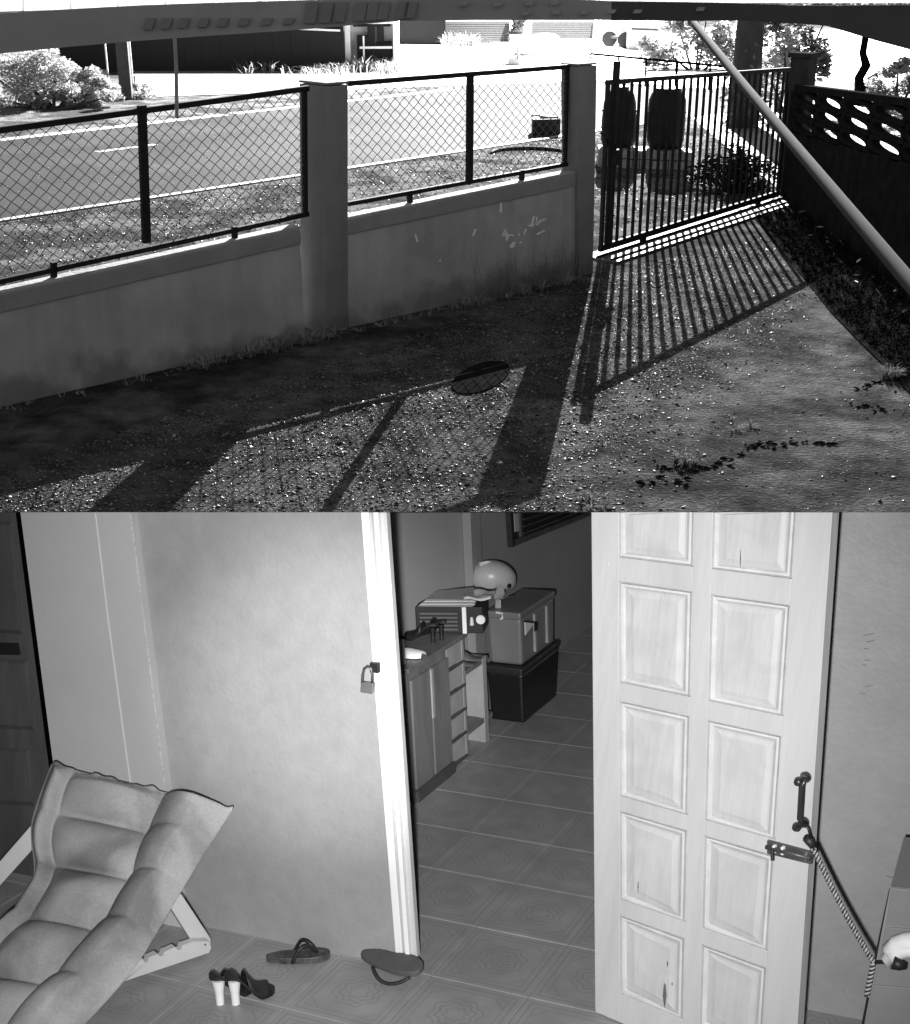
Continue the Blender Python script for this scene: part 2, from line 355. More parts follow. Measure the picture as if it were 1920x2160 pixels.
# damp plants and moss along the wall foot
def tuft(mb, P, n, h, spread, up=Z, w=.006, mi=0):
    for _ in range(n):
        a = random.uniform(0, 6.283); r = random.random()*spread*.4; b = P+V((math.cos(a), math.sin(a), 0))*r
        l = V((math.cos(a), math.sin(a), 0))*spread*random.uniform(.2, 1); hh = h*random.uniform(.4, 1)
        s = V((-math.sin(a), math.cos(a), 0))*w
        mid = b+l*.4+up*hh*.7; tip = b+l+up*hh*random.uniform(.7, 1)
        mb.poly([b-s, b+s, mid+s*.7, mid-s*.7], mi); mb.poly([mid-s*.7, mid+s*.7, tip], mi)
mb = MB()
for _ in range(150):
    u = random.uniform(-.2, uc) if random.random() < .3 else random.gauss(uc*.75, 1.2)
    if not -.2 < u < uc: continue
    P = FP(u, 0, random.uniform(0, .16)); tuft(mb, P, 5, random.uniform(.02, .07), .08, w=.004)
for _ in range(70):
    u = random.gauss(fu(pf(560, 745)), .35); P = FP(u, 0, random.uniform(.0, .15)); tuft(mb, P, 12, random.uniform(.04, .14), .14, w=.007)
for _ in range(70):
    u = random.gauss(uc-.8, .5); P = FP(min(u, uc), 0, random.uniform(.0, .2)); tuft(mb, P, 12, random.uniform(.04, .12), .12, w=.006)
for _ in range(95):
    u = random.uniform(fu(pf(1000, 640)), uc-.05); P = FP(u, 0, random.uniform(.02, .14)); hh_ = random.uniform(.2, .55)*(1-.4*random.random()); q = P+DF*random.gauss(0, .05)+Z*hh_; m_ = seg(P, q, .5)+DF*random.gauss(0, .02); mb.tube([P, m_, q], [.003, .0025, .001], 3, cap=False)
    for k_ in range(5): c_ = seg(P, q, random.uniform(.4, 1)); a_ = V((random.gauss(0, 1), random.gauss(0, 1), random.gauss(.5, .5))).normalized()*.03; b_ = a_.cross(V((0, 0, 1))).normalized()*.005; mb.poly([c_, c_+a_*.5+b_, c_+a_, c_+a_*.5-b_])
build('wall_foot_grass', mb, M['leafg'], kind='stuff', label='thin weeds growing along the foot of the rendered wall', category='weeds')

# ---- the gate
PGn = (gate_r-gate_l).normalized(); NG = V((PGn.y, -PGn.x, 0))
def pgt(px, py, off=0.): return on(px, py, gate_l+NG*off, NG)
gt = thing('bar_gate', 'dark steel gate of vertical bars, closed, casting barred shadows on the gravel', 'gate', (gate_l+gate_r)/2)
uL, uR = 0.02, (pgt(1652, 300)-gate_l).dot(PGn)
ztL, ztR = pgt(1298, 172).z, pgt(1653, 148).z; zg = (ztL+ztR)/2
zbl = pgt(1290, 520).z; zbl = .09
def GP(u, z, off=0.): return gate_l+PGn*u+NG*off+Z*z
tk = NG*.02; uS = (pgt(1294, 300)-gate_l).dot(PGn)
def ztg(u): return ztL+(ztR-ztL)*(u-uS)/(uR-uS)
build('top_rail', bar(MB(), GP(uL, ztg(uL)), GP(uR, ztg(uR)), Z*.024, tk), M['steel'], gt)
build('bottom_rail', bar(MB(), GP(uL, zbl), GP(uR, zbl), Z*.035, tk), M['steel'], gt)
build('stile', bar(MB(), GP(uS, zbl), GP(uS, ztg(uS)+.2), PGn*.03, NG*.028), M['steel'], gt)
build('stile', bar(MB(), GP(uL+.03, zbl), GP(uL+.03, ztg(uL)), PGn*.022, tk*.9), M['steel'], gt)
build('stile', bar(MB(), GP(uR-.03, zbl), GP(uR-.03, ztg(uR)), PGn*.022, tk*.9), M['steel'], gt)
nb = 25
for i in range(nb):
    u = uS+(uR-uS)*(i+1)/(nb+1)
    build('bar', bar(MB(), GP(u, zbl), GP(u, ztg(u)), PGn*.015, NG*.013), M['steel'], gt)
for u in (uL+.12,): build('bar', bar(MB(), GP(u, zbl), GP(u, ztg(u)), PGn*.0115, NG*.0115), M['steel'], gt)
for uw in ((pgt(1357, 500)-gate_l).dot(PGn), uR-.6):
    mb = MB(); c = GP(uw, .045, .0); mb.lathe(c-NG*.02, NG, [(.045, 0), (.055, .005), (.055, .035), (.045, .04)], 18, PGn); build('wheel', mb, M['steel'], gt, smooth=False)
mb = MB(); mb.cbox(GP(uS+.02, 1.02, .03), PGn*.13, NG*.05, Z*.16); build('lock_box', mb, M['steel'], gt, bevel=.006)
build('latch_arm', bar(MB(), GP(uL-.12, 1.3, .03), GP(uS+.05, 1.13, .03), Z*.012, NG*.008), M['steel'], gt)
# gate track: concrete strip with two steel rails
def strip(name, o0, o1, z0, z1, m, lab, cat, ua_=-.15, ub_=None):
    ub_ = ub_ or uR+.2; mb = MB(); mb.hexa([GP(ua_, z0, o0), GP(ub_, z0, o0), GP(ub_, z0, o1), GP(ua_, z0, o1)], [GP(ua_, z1, o0), GP(ub_, z1, o0), GP(ub_, z1, o1), GP(ua_, z1, o1)])
    return build(name, mb, m, label=lab, category=cat, bevel=.003)
strip('concrete_sill', -.12, .34, .0, .028, mat('sill_concrete', .06, .6, .3, 6, .4, 20), 'worn concrete sill strip under the bar gate', 'sill')
strip('gate_rail', .06, .085, .028, .05, M['steel'], 'thin steel track rail just in front of the gate foot', 'rail')
strip('gate_rail', .24, .262, .028, .048, M['steel'], 'second steel track rail in the sill, nearer the camera', 'rail')
# right pillar
P = pgt(1662, 424); P.z = 0
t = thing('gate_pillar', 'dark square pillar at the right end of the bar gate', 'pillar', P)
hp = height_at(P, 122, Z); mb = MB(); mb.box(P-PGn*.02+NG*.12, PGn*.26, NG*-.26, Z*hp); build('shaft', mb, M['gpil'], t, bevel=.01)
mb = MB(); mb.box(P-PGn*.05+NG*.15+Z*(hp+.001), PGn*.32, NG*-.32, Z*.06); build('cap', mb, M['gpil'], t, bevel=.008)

# ---- right boundary wall of pierced blocks, running towards the house
XW = 4.30
bwt = thing('breeze_block_wall', 'dark wall with three rows of oval pierced blocks at the right edge', 'wall', V((XW, 14, 0)))
def wy(px, py): 
    d_ = ray(px, py); return CAM+d_*(XW/d_.x)
Pt0 = wy(1703, 197); Pt1 = wy(1920, 229)
yA, yB = 17.4, 6.2
def wtop(y): return Pt0.z+(Pt1.z-Pt0.z)*(Pt0.y-y)/(Pt0.y-Pt1.y)
ov = [wy(1748, 218), wy(1807, 227), wy(1873, 238)]; pitch = (ov[0].y-ov[2].y)/2
ov2 = [wy(1747, 252), wy(1810, 263), wy(1873, 273)]; ov3 = [wy(1745, 289), wy(1808, 299), wy(1871, 310)]
dz = ((ov[1].z-ov2[1].z)+(ov2[1].z-ov3[1].z))/2; ycen = ov[1].y
TH = .10
def block_hole(yc, zc, hy, hz):
    mb = MB(); n = 24; ring = []; outer = []
    for k in range(n):
        a = 2*math.pi*(k+.5)/n; c, s_ = math.cos(a), math.sin(a)
        ring.append((c*hy*.86, math.copysign(abs(s_)**.8, s_)*hz*.60)); q = max(abs(c), abs(s_)); outer.append((c/q*hy, s_/q*hz))
    b = 0
    for x in (0, TH):
        for (a, c) in outer: mb.v.append((XW+x, yc+a, zc+c))
        for (a, c) in ring: mb.v.append((XW+x, yc+a, zc+c))
    for k in range(n):
        j = (k+1) % n
        mb.f += [(k, j, n+j, n+k), (2*n+k, 3*n+k, 3*n+j, 2*n+j), (n+k, n+j, 3*n+j, 3*n+k), (k, 2*n+k, 2*n+j, j)]; mb.m += [0]*4
    return mb
slope = (Pt1.z-Pt0.z)/(Pt0.y-Pt1.y)
nleft = int((17.0-ycen)/pitch)
for i in range(-6, nleft+1):
    yc = ycen+i*pitch
    for j in range(3):
        zc = ov[1].z-j*dz+slope*(ycen-yc)
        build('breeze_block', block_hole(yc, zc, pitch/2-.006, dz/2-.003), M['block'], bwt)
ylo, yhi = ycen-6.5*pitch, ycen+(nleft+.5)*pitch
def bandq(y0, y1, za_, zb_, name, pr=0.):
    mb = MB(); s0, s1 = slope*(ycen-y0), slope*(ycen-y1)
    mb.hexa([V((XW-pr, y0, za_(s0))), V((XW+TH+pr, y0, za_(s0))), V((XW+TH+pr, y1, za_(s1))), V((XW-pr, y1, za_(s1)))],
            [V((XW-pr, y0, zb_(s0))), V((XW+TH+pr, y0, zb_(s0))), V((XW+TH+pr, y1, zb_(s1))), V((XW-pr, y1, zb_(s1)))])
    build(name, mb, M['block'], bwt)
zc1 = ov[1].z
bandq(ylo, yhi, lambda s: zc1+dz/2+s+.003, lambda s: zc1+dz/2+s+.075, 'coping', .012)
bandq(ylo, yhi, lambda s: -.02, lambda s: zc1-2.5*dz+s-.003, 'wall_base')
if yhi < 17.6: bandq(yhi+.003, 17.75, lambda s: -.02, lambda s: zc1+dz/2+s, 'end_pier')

# ---- foliage
def leafcloud(mb, c, r, n, s, mi=0, flat=.35, squash=None):
    for _ in range(n):
        while True:
            p = V((random.uniform(-1, 1), random.uniform(-1, 1), random.uniform(-1, 1)))
            if .35 < p.length < 1: break
        q = c+V((p.x*r[0], p.y*r[1], p.z*r[2]))
        a = V((random.gauss(0, 1), random.gauss(0, 1), random.gauss(0, flat))).normalized(); b = a.cross(V((random.gauss(0, 1), random.gauss(0, 1), random.gauss(0, 1)))).normalized()
        k = s*random.uniform(.5, 1.3); mb.poly([q-a*k, q-b*k*.45+a*k*.1, q+a*k, q+b*k*.45+a*k*.1], mi)
def bush(name, lab, cat, base, clumps, n, s, m, trunk_h=.5, tr=.04, grp=None):
    t = thing(name, lab, cat, base, grp); mb = MB(); st = MB()
    for (dx, dy, dz_, rx, ry, rz) in clumps:
        c = base+V((dx, dy, dz_)); sub = max(3, int(5*rx))
        for _ in range(6):
            cc = c+V((random.gauss(0, rx*.45), random.gauss(0, ry*.45), random.gauss(0, rz*.38))); q = random.uniform(.35, .6)
            leafcloud(mb, cc, (rx*q, ry*q, rz*q), n//6, s)
        st.tube([base+V((dx*.2, dy*.2, 0)), base+V((dx*.6, dy*.6, max(.05, dz_*.5))), c], [tr, tr*.7, tr*.3], 6)
    build('foliage', mb, m, t); build('stem', st, M['trunk'], t); return t
b0 = g(110, 230); k_ = (b0-CAM).dot(-BCK)/FL
cl_ = []
for (x_, y_, w_) in ((-60, 150, 60), (-10, 175, 60), (20, 150, 55), (60, 185, 55), (70, 140, 50), (115, 190, 50), (120, 145, 45), (160, 165, 42), (165, 200, 40), (205, 185, 34), (225, 205, 26), (100, 215, 40), (30, 215, 50), (-40, 215, 50), (185, 215, 26)):
    cl_.append(((x_-110)*k_, random.uniform(-.2, .9), max(.12, (228-y_)*k_*1.02), w_*k_, .5, w_*k_*.72))
bush('shrub', 'sprawling leafy bush across the road at the upper left corner', 'bush', b0, cl_, 1500, .042, M['leaf'])
b1 = g(300, 209)
bush('grass_clump', 'pale weeds at the foot of the concrete post across the road', 'weeds', b1, [(0, 0, .1, .35, .3, .22), (-.2, .3, .2, .2, .2, .25)], 260, .05, M['leafw'], tr=.01)
# post and wires across the road
def postbox(name, lab, cat, x0, x1, yb, yt, m, dep=.18, grp=None):
    A, B = g(x0, yb), g(x1, yb); w_ = (B-A).length; h_ = height_at(A, yt, Z)
    mb = MB(); mb.box(A, B-A, V((0, dep, 0)), Z*h_); return build(name, mb, m, label=lab, category=cat, bevel=.01)
postbox('concrete_post', 'square concrete post standing among the bushes across the road', 'post', 254, 279, 212, 70, M['darkpost'], .15)
for x_, lab in ((231, 'thin pale pole left of the concrete post across the road'), (282, 'thin pale pole touching the right side of the concrete post')):
    A = g(x_, 190); mb = MB(); mb.tube([A, A+Z*height_at(A, 60, Z)], .02, 6); build('thin_pole', mb, M['white'], label=lab, category='pole')
mb = MB(); A = far(366, 30, 5.0); B = far(373, 247, 5.35); mb.tube([A, seg(A, B, .5)+V((.004, 0, 0)), B], .0075, 6); build('hanging_cord', mb, mat('cord_grey', .3, .8, .2), label='thin grey cord hanging straight down from the eave at upper left', category='cord')
# bench of stacked planks below the post
A = g(203, 214); t = thing('plank_stack', 'small stack of pale planks on the verge beside the concrete post', 'planks', A)
for i in range(3):
    mb = MB(); mb.box(A+V((random.uniform(-.05, .05), .02*i, .0+i*.055)), V((.62, 0, 0)), V((0, .2, 0)), Z*.04); build('plank', mb, M['white'] if i else M['grey'], t)
# dark warehouse
A, B = g(130, 152), g(728, 152); C, D = g(728, 93), g(940, 96)
t = thing('warehouse', 'long dark sheet metal building across the street behind the bush', 'building', (A+B)/2)
hW = height_at(A, 42, Z)
npan = 16
for i in range(npan):
    a_, b_ = seg(A, B, i/npan), seg(A, B, (i+1)/npan-.0004); mb = MB(); mb.box(a_+V((0, .004*(i % 2), 0)), b_-a_, V((0, .08, 0)), Z*hW); build('wall_panel', mb, M['darkwall'], t)
mb = MB(); mb.box(A+V((0, .1, 0)), B-A, V((0, 6, 0)), Z*(hW-.02)); build('wall', mb, M['darkwall'], t)
mb = MB(); mb.box(g(640, 80, 0)-V((0, 0, 0))+V((0, 0, 0)), V((0, 0, 0))+V((.01, 0, 0)), V((0, .01, 0)), Z*.01)
a_, b_ = on(622, 62, A, V((0, 1, 0))), on(718, 66, A, V((0, 1, 0))); mb = MB(); mb.box(a_-V((0, .08, 0)), b_-a_, V((0, .05, 0)), Z*.05); build('light_strip', mb, M['white'], t)
h2 = height_at(C, 38, Z); mb = MB(); mb.box(C, D-C, V((0, 3, 0)), Z*h2)
build('shed_wall', mb, M['darkwall'], label='dark low shed wall between the bright kiosk and the shuttered building', category='building')
# kiosk
A, B = g(729, 150), g(842, 149); X = (B-A); hk = height_at(A, 50, Z)
t = thing('kiosk', 'small white framed kiosk with dark goods inside across the street', 'kiosk', (A+B)/2)
for s_ in (0., .9): 
    mb = MB(); mb.box(A+X*s_-V((0, .03, 0)), X*.1, V((0, .5, 0)), Z*hk); build('frame_post', mb, M['white'], t)
mb = MB(); mb.box(A-V((0, .08, -hk)), X, V((0, .9, 0)), Z*.12); build('roof', mb, M['white'], t)
mb = MB(); mb.box(A+X*.1+V((0, .42, 0)), X*.8, V((0, .04, 0)), Z*hk); build('back_wall', mb, mat('kiosk_pale', .45, .7, .4, 1.5), t)
mb = MB()
for (sx, w_, z0, z1) in ((.22, .22, .0, .75), (.42, .12, .1, .95), (.56, .3, .15, .62), (.15, .7, .93, .98), (.6, .12, .5, .95)):
    mb.box(A+X*sx+V((0, .15, hk*z0)), X*w_, V((0, .18, 0)), Z*hk*(z1-z0))
build('goods', mb, M['barrel'], t, bevel=.03)
mb = MB(); mb.box(A+X*.34+V((0, -.1, 0)), X*.03, V((0, .03, 0)), Z*hk*.75); mb.box(A+X*.28+V((0, -.14, hk*.48)), X*.6, V((0, .03, 0)), Z*.06); build('counter_rail', mb, M['white'], t)
for x_, y_, n_, s_ in ((785, 152, 260, .3), (705, 158, 120, .22), (655, 160, 80, .2), (830, 156, 120, .25), (560, 156, 60, .25), (960, 100, 200, .35)):
    P = g(x_, y_); mb = MB()
    for _ in range(14): tuft(mb, P+V((max(-.7, min(.7, random.gauss(0, .4))), random.gauss(0, .2), 0)), n_//14, s_*1.7, .5, w=.016)
    lab = {785: 'wild pale grass clump in front of the kiosk', 705: 'low grass clump left of the kiosk', 655: 'sparse weeds at the warehouse foot', 830: 'grass clump at the kiosk right corner', 560: 'small weeds in the middle of the warehouse foot', 960: 'pale shrub before the left roller shutter'}[x_]
    build('grass_clump', mb, M['leafw'], label=lab, category='grass', group='clumps of grass across the street')
# shuttered building
A, B = g(925, 92), g(1400, 90); X = B-A; hs = height_at(A, 20, Z)
t = thing('shop_building', 'white shop building with two grey roller shutters far across the street', 'building', (A+B)/2)
mb = MB(); mb.box(A, X, V((0, 4, 0)), Z*hs); build('wall', mb, M['facade'], t)
for (x0, x1, yb_, yt_) in ((940, 1074, 88, 46), (1122, 1250, 81, 46)):
    n_ = 9; P0 = on(x0, yb_, A-V((0, .06, 0)), V((0, 1, 0))); P1 = on(x1, yb_, A-V((0, .06, 0)), V((0, 1, 0))); Pt = on(x0, yt_, A-V((0, .06, 0)), V((0, 1, 0)))
    fr = MB(); fr.box(P0, P1-P0, V((0, .05, 0)), Z*(Pt.z-P0.z)); fo = build('shutter', fr, M['dull'], t)
    hh = (Pt.z-P0.z)/n_
    for i in range(n_):
        mb = MB(); mb.box(P0+Z*(i*hh)-V((0, .05, 0)), P1-P0, V((0, .04, 0)), Z*hh*.8); build('slat', mb, mat('shutter_slat', .03, .6, .1) if i == 0 else bpy.data.materials['shutter_slat'], fo)
for (x0, x1, lab) in ((1076, 1084, ''), (1102, 1112, ''), (1252, 1266, ''), (926, 934, '')):
    P0 = on(x0, 94, A-V((0, .5, 0)), V((0, 1, 0))); P1 = on(x1, 94, A-V((0, .5, 0)), V((0, 1, 0))); P0.z = P1.z = 0
    mb = MB(); mb.box(P0, P1-P0, V((0, .3, 0)), Z*hs); build('column', mb, M['white'], t)
P = g(1092, 103); bush('shrub', 'tall thin potted shrub between the two roller shutters', 'shrub', P, [(0, 0, .8, .3, .3, .5), (.1, 0, 1.7, .3, .3, .6), (-.1, 0, 2.5, .25, .3, .5)], 220, .16, M['leafd'])
P = g(1107, 117); mb = MB(); mb.lathe(P, Z, [(.3, 0), (.42, .2), (.45, .55), (.5, .6)], 18); build('plant_pot', mb, M['white'], label='round pale plant pot in front of the shrub by the shutters', category='pot')
P = g(1085, 139); t = thing('scrap_heap', 'small dark heap on the bright forecourt beyond the right mesh bay', 'heap', P)
mb = MB(); mb.cbox(P+V((0, 0, .12)), V((.35, .1, 0)), V((0, .25, 0)), Z*.22); mb.cbox(P+V((-.3, 0, .04)), V((.5, 0, 0)), V((0, .2, 0)), Z*.07); build('block', mb, M['grey'], t, bevel=.02)
mb = MB(); mb.tube([P+V((.1, 0, .2)), P+V((.12, 0, .6))], .05, 7); build('upright', mb, M['grey'], t)
P = g(1150, 94); mb = MB(); mb.lathe(P, Z, [(.5, 0), (.55, .2), (.4, .34), (.15, .38)], 16); build('boulder', mb, M['grey'], smooth=True, label='grey rounded boulder before the right roller shutter', category='boulder')
# white house with boxes, right of the shutters
A, B = g(1326, 106), g(1404, 110); X = B-A; hh = height_at(A, 55, Z)
t = thing('white_hut', 'small white hut with a dark slot across the street above the gate', 'hut', (A+B)/2); mb = MB(); mb.box(A, X, V((0, 2, 0)), Z*hh); build('wall', mb, mat('hut_white', .22, .7, .1), t)
mb = MB(); mb.box(A+V((-.1, -.2, hh+.002)), X*1.05, V((0, 2.3, 0)), Z*.12); build('roof', mb, M['white'], t)
mb = MB(); mb.box(A+X*.05+V((0, -.03, hh*.86)), X*.72, V((0, .02, 0)), Z*hh*.07); build('slot', mb, M['barrel'], t)
A, B = g(1281, 100), g(1322, 103); t = thing('cart', 'low dark cart at the left side of the white hut', 'cart', (A+B)/2); hh = height_at(A, 75, Z)
mb = MB(); mb.box(A+Z*.3, B-A, V((0, .8, 0)), Z*(hh-.3)); build('tray', mb, M['darkpost'], t)
for s_ in (.1, .9):
    mb = MB(); mb.tube([seg(A, B, s_)+V((0, -.05, .28)), seg(A, B, s_)+V((0, .02, .28))], .26, 14); build('wheel', mb, M['barrel'], t)
P = g(1470, 150); bush('shrub', 'pale sunlit bush beyond the railing, left of the dark trunk', 'bush', P, [(-.9, .4, .55, .8, .7, .55), (.0, .2, .9, .9, .8, .75), (.9, 0, .8, .7, .7, .7), (.3, .6, 1.6, .8, .7, .6), (-.5, 1., 1.3, .6, .6, .5)], 800, .1, M['leafw'])
# culvert railing
A, B = g(1232, 172), g(1560, 196); A = g(1243, 168); t = thing('railing', 'thin dark railing beyond the gate by the roadside', 'railing', (A+B)/2)
n_ = V((0, 1, 0)); za_ = height_at(A, 113, Z); zb_ = height_at(B, 143, Z)
build('top_rail', bar(MB(), A+Z*za_, B+Z*zb_, Z*.028, V((0, .02, 0))), M['dull'], t); build('lower_rail', bar(MB(), A+Z*(za_-.09), B+Z*(zb_-.09), Z*.01, V((0, .012, 0))), M['dull'], t)
for x_ in (1243, 1308, 1368, 1433, 1500):
    s_ = (x_-1243)/(1560-1243); P = seg(A, B, s_); build('post', bar(MB(), P, P+Z*(za_+(zb_-za_)*s_), V((.035 if x_ == 1433 else .022, 0, 0)), V((0, .02, 0))), M['dull'], t)
# barrels, plinth, box, trunk
def barrel(x, yb, w, ht, lab, prof):
    P = g(x, yb); P.z = .29; k_ = (P-CAM).length/FL; R = w*k_/2; H = height_at(P, ht, Z)
    t = thing('water_barrel', lab, 'barrel', P, 'dark barrels behind the gate'); mb = MB(); mb.lathe(P, Z, [(R*a, H*b) for a, b in prof], 28); build('body', mb, M['barrel'], t, smooth=True)
    mb = MB(); a0, b0 = prof[-1]; mb.lathe(P+Z*(H+.001), Z, [(R*a0*.98, 0), (R*a0*.98, .03), (R*a0*.5, .04)], 24); build('lid', mb, M['barrel'], t)
    for hh_ in (.3, .6):
        mb = MB(); mb.lathe(P+Z*H*hh_, Z, [(R*1.0, 0), (R*1.03, .015), (R*1.0, .03)], 28); build('hoop', mb, M['barrel'], t, smooth=True)
barrel(1400, 351, 76, 189, 'larger dark plastic barrel behind the middle of the gate', [(.86, 0), (.97, .12), (1, .5), (.97, .82), (.86, .93), (.72, 1)])
barrel(1302, 347, 70, 186, 'dark plastic barrel behind the left end of the gate', [(.9, 0), (1, .1), (1, .45), (.92, .75), (.8, .9), (.5, 1)])
A, B = g(1262, 353), g(1462, 361); t = thing('block_row', 'row of pale rubble blocks under the barrels behind the gate', 'blocks', (A+B)/2)
for i in range(32):
    mb = MB(); P = seg(A, B, (i//2)/16); mb.box(P+V((0, random.uniform(-.04, .04), .0 if i % 2 else .142)), (B-A)/17.5, V((.02, .5, 0)), Z*random.uniform(.125, .138)); build('block', mb, mat('rubble', .22, .8, .4, 6, .5, 20) if i == 0 else bpy.data.materials['rubble'], t, bevel=.012)
A, B = g(1124, 288), g(1182, 286); X = B-A
t = thing('dark_crate', 'black open crate on the verge seen through the mesh left of the gate pillar', 'crate', (A+B)/2); hb = height_at(A, 252, Z)
mb = MB(); mb.box(A, X, V((0, .03, 0)), Z*hb); mb.box(A+V((0, .45, 0)), X, V((0, .03, 0)), Z*hb*1.1); mb.box(A+V((0, .032, 0)), X*.06, V((0, .415, 0)), Z*hb); mb.box(A+X*.94+V((0, .032, 0)), X*.06, V((0, .415, 0)), Z*hb*1.05)
build('side', mb, M['barrel'], t, bevel=.006)
mb = MB(); [mb.cbox(A+X*random.uniform(.2, .8)+V((0, random.uniform(.15, .35), hb*random.uniform(.85, 1.05))), V((random.uniform(.1, .25), .04, 0)), V((-.03, .16, 0)), V((.02, 0, .07))) for _ in range(7)]; build('contents', mb, M['grey'], t, bevel=.01)
# low dark arc on the verge
P = g(1118, 326); mb = MB()
pts = [P+V((math.cos(a)*.62, math.sin(a)*.55, .03)) for a in np.linspace(.15, math.pi-.05, 18)]; mb.tube(pts, [.02+.02*math.sin(i/17*math.pi) for i in range(18)], 7)
build('dark_arc', mb, M['steel'], label='dark curved arc on the verge below the crate', category='rim')
P = g(1566, 268); t = thing('utility_pole', 'thick dark leaning pole wrapped in vines behind the right half of the gate', 'pole', P)
T1 = on(1584, 50, P, V((0, 1, 0))); mb = MB(); ax_ = (T1-P).normalized(); TT = P+ax_*((6.)/ax_.z)
mb.tube([P-V((.0, 0, .1)), seg(P, T1, .5), T1, TT], [.30, .27, .25, .2], 16); build('pole', mb, M['trunk'], t, smooth=True)
mb = MB(); leafcloud(mb, seg(P, T1, .25), (.45, .4, .7), 420, .07); leafcloud(mb, seg(P, T1, .7)+V((.2, 0, 0)), (.4, .4, .6), 160, .06); build('vine', mb, M['leafd'], t)
P = g(1261, 101); t = thing('street_lamp', 'slim pale street lamp pole between the right shutter and the white hut', 'street lamp', P)
mb = MB(); mb.tube([P, P+V((0, 0, 14.6))], [.13, .08], 10); build('pole', mb, M['white'], t, smooth=True)
HD = LAMP+V((0, 0, .3)); mb = MB(); mb.tube([P+V((0, 0, 14.4)), HD+V((-.2, 0, .1)), HD], .05, 8); build('arm', mb, M['white'], t, smooth=True)
mb = MB(); mb.lathe(HD, Z, [(.30, -.10), (.26, 0), (.10, .10), (.05, .14)], 20); build('lamp_hood', mb, M['grey'], t)
P = g(1640, 235); bush('vine_shrub', 'leafy creeper rising behind the gate pillar at the right', 'creeper', P, [(.0, 0, .8, .4, .5, .6), (.2, 0, 1.5, .6, .5, .55), (-.2, 0, 2.0, .7, .5, .5), (.9, 0, 2.1, .8, .5, .4), (.55, -.6, 1.0, .3, .4, .6)], 700, .075, M['leafd'])
bush('dark_undergrowth', 'dark tangled undergrowth behind the right third of the gate', 'undergrowth', g(1560, 405), [((x_-1560)*.0062, random.uniform(-.3, .6), .16+.10*(i_ % 3), .30, .4, .26) for i_, x_ in enumerate((1490, 1515, 1540, 1560, 1580, 1600, 1620, 1500, 1550, 1605))], 420, .032, M['leafk'])
P = g(1668, 250); bush('shrub', 'pale leafy shrub between the dark trunk and the gate pillar', 'shrub', P, [(-.4, .2, .7, .4, .4, .5), (-.2, .2, 1.3, .4, .4, .5)], 420, .07, M['leaf'])
# garden beyond the pierced wall
sheet('side_garden', [V((XW+.12, 6, 0)), V((XW+14, 6, 0)), V((XW+14, 60, 0)), V((XW+1.2, 60, 0)), V((XW+.12, 17.7, 0))], mat('pale_sand', .15, .7, .35, 1.5, .4, 12), .012)
bR = g(1890, 232); k_ = (bR-CAM).dot(-BCK)/FL
bush('shrub', 'bright leafy bush beyond the pierced wall at the upper right corner', 'bush', bR,
     [((x_-1890)*k_, random.uniform(-.4, .4), (232-y_)*k_, w_*k_, .5, w_*k_*.8) for (x_, y_, w_) in ((1860, 190, 34), (1850, 215, 24), (1895, 165, 34), (1910, 205, 36), (1935, 150, 34), (1950, 190, 40), (1880, 140, 22), (1980, 160, 50), (1835, 228, 14))], 900, .05, M['leafw'])
P0 = g(1812, 222); k_ = (P0-CAM).dot(-BCK)/FL; t = thing('small_tree', 'thin crooked dark tree behind the pierced wall, right of the creeper', 'tree', P0)
q_ = [P0+V((a*k_, 0, b*k_)) for a, b in ((2, -4), (0, 30), (-6, 55), (6, 80), (-4, 105), (0, 175))]
mb = MB(); mb.tube(q_, [.17, .14, .10, .10, .08, .06], 8); mb.tube([q_[1], P0+V((18*k_, 0, 52*k_)), P0+V((34*k_, .1, 62*k_))], [.12, .08, .04], 6); build('trunk', mb, M['dull'], t, smooth=True)
mb = MB(); leafcloud(mb, P0+V((.2, 0, 190*k_)), (60*k_, 1., 30*k_), 900, .09); build('crown', mb, M['leafd'], t)

# ---- the eave over the camera, the stay pipe
def eave(n, xs, tops, bots, t0, m, lab):
    mb = MB()
    for i in range(len(xs)-1):
        a, b, c, d_ = far(xs[i], bots[i], t0), far(xs[i+1], bots[i+1], t0), far(xs[i+1], tops[i+1], t0), far(xs[i], tops[i], t0)
        k_ = V((0, .05, 0)); mb.hexa([a, b, b+k_, a+k_], [d_, c, c+k_, d_+k_])
    return build(n, mb, m, label=lab, category='fascia', group='fascia boards of the eave')
eave('eave_board', [-120, 0, 140, 290, 430, 640, 842], [36, 28, 20, 12, 7, 1, -6], [122, 113, 99, 86, 76, 62, 44], 3.2, M['fascia'], 'long pale grey eave board across the upper left corner')
eave('eave_board', [842, 1000, 1290], [-6, -12, 3], [44, 42, 42], 3.2, M['fascia2'], 'mid grey stretch of eave board with small light tabs')
eave('eave_board', [1290, 1435, 1560, 1690, 1750, 1861, 2000], [3, 5, 7, 12, 12, 11, 10], [43, 44, 43, 50, 55, 88, 125], 3.2, M['fascia_shade'], 'stretch of eave board with shade in its colour at the upper right corner')
mb = MB(); mb2 = MB(); T_ = 3.19
def patch(mb_, x0, x1, y0, y1, sk_=8, t_=T_):
    a, b, c, d_ = far(x0, y1, t_), far(x1, y1, t_), far(x1+sk_, y0, t_), far(x0+sk_, y0, t_); mb_.hexa([a, b, b+V((0, .006, 0)), a+V((0, .006, 0))], [d_, c, c+V((0, .006, 0)), d_+V((0, .006, 0))])
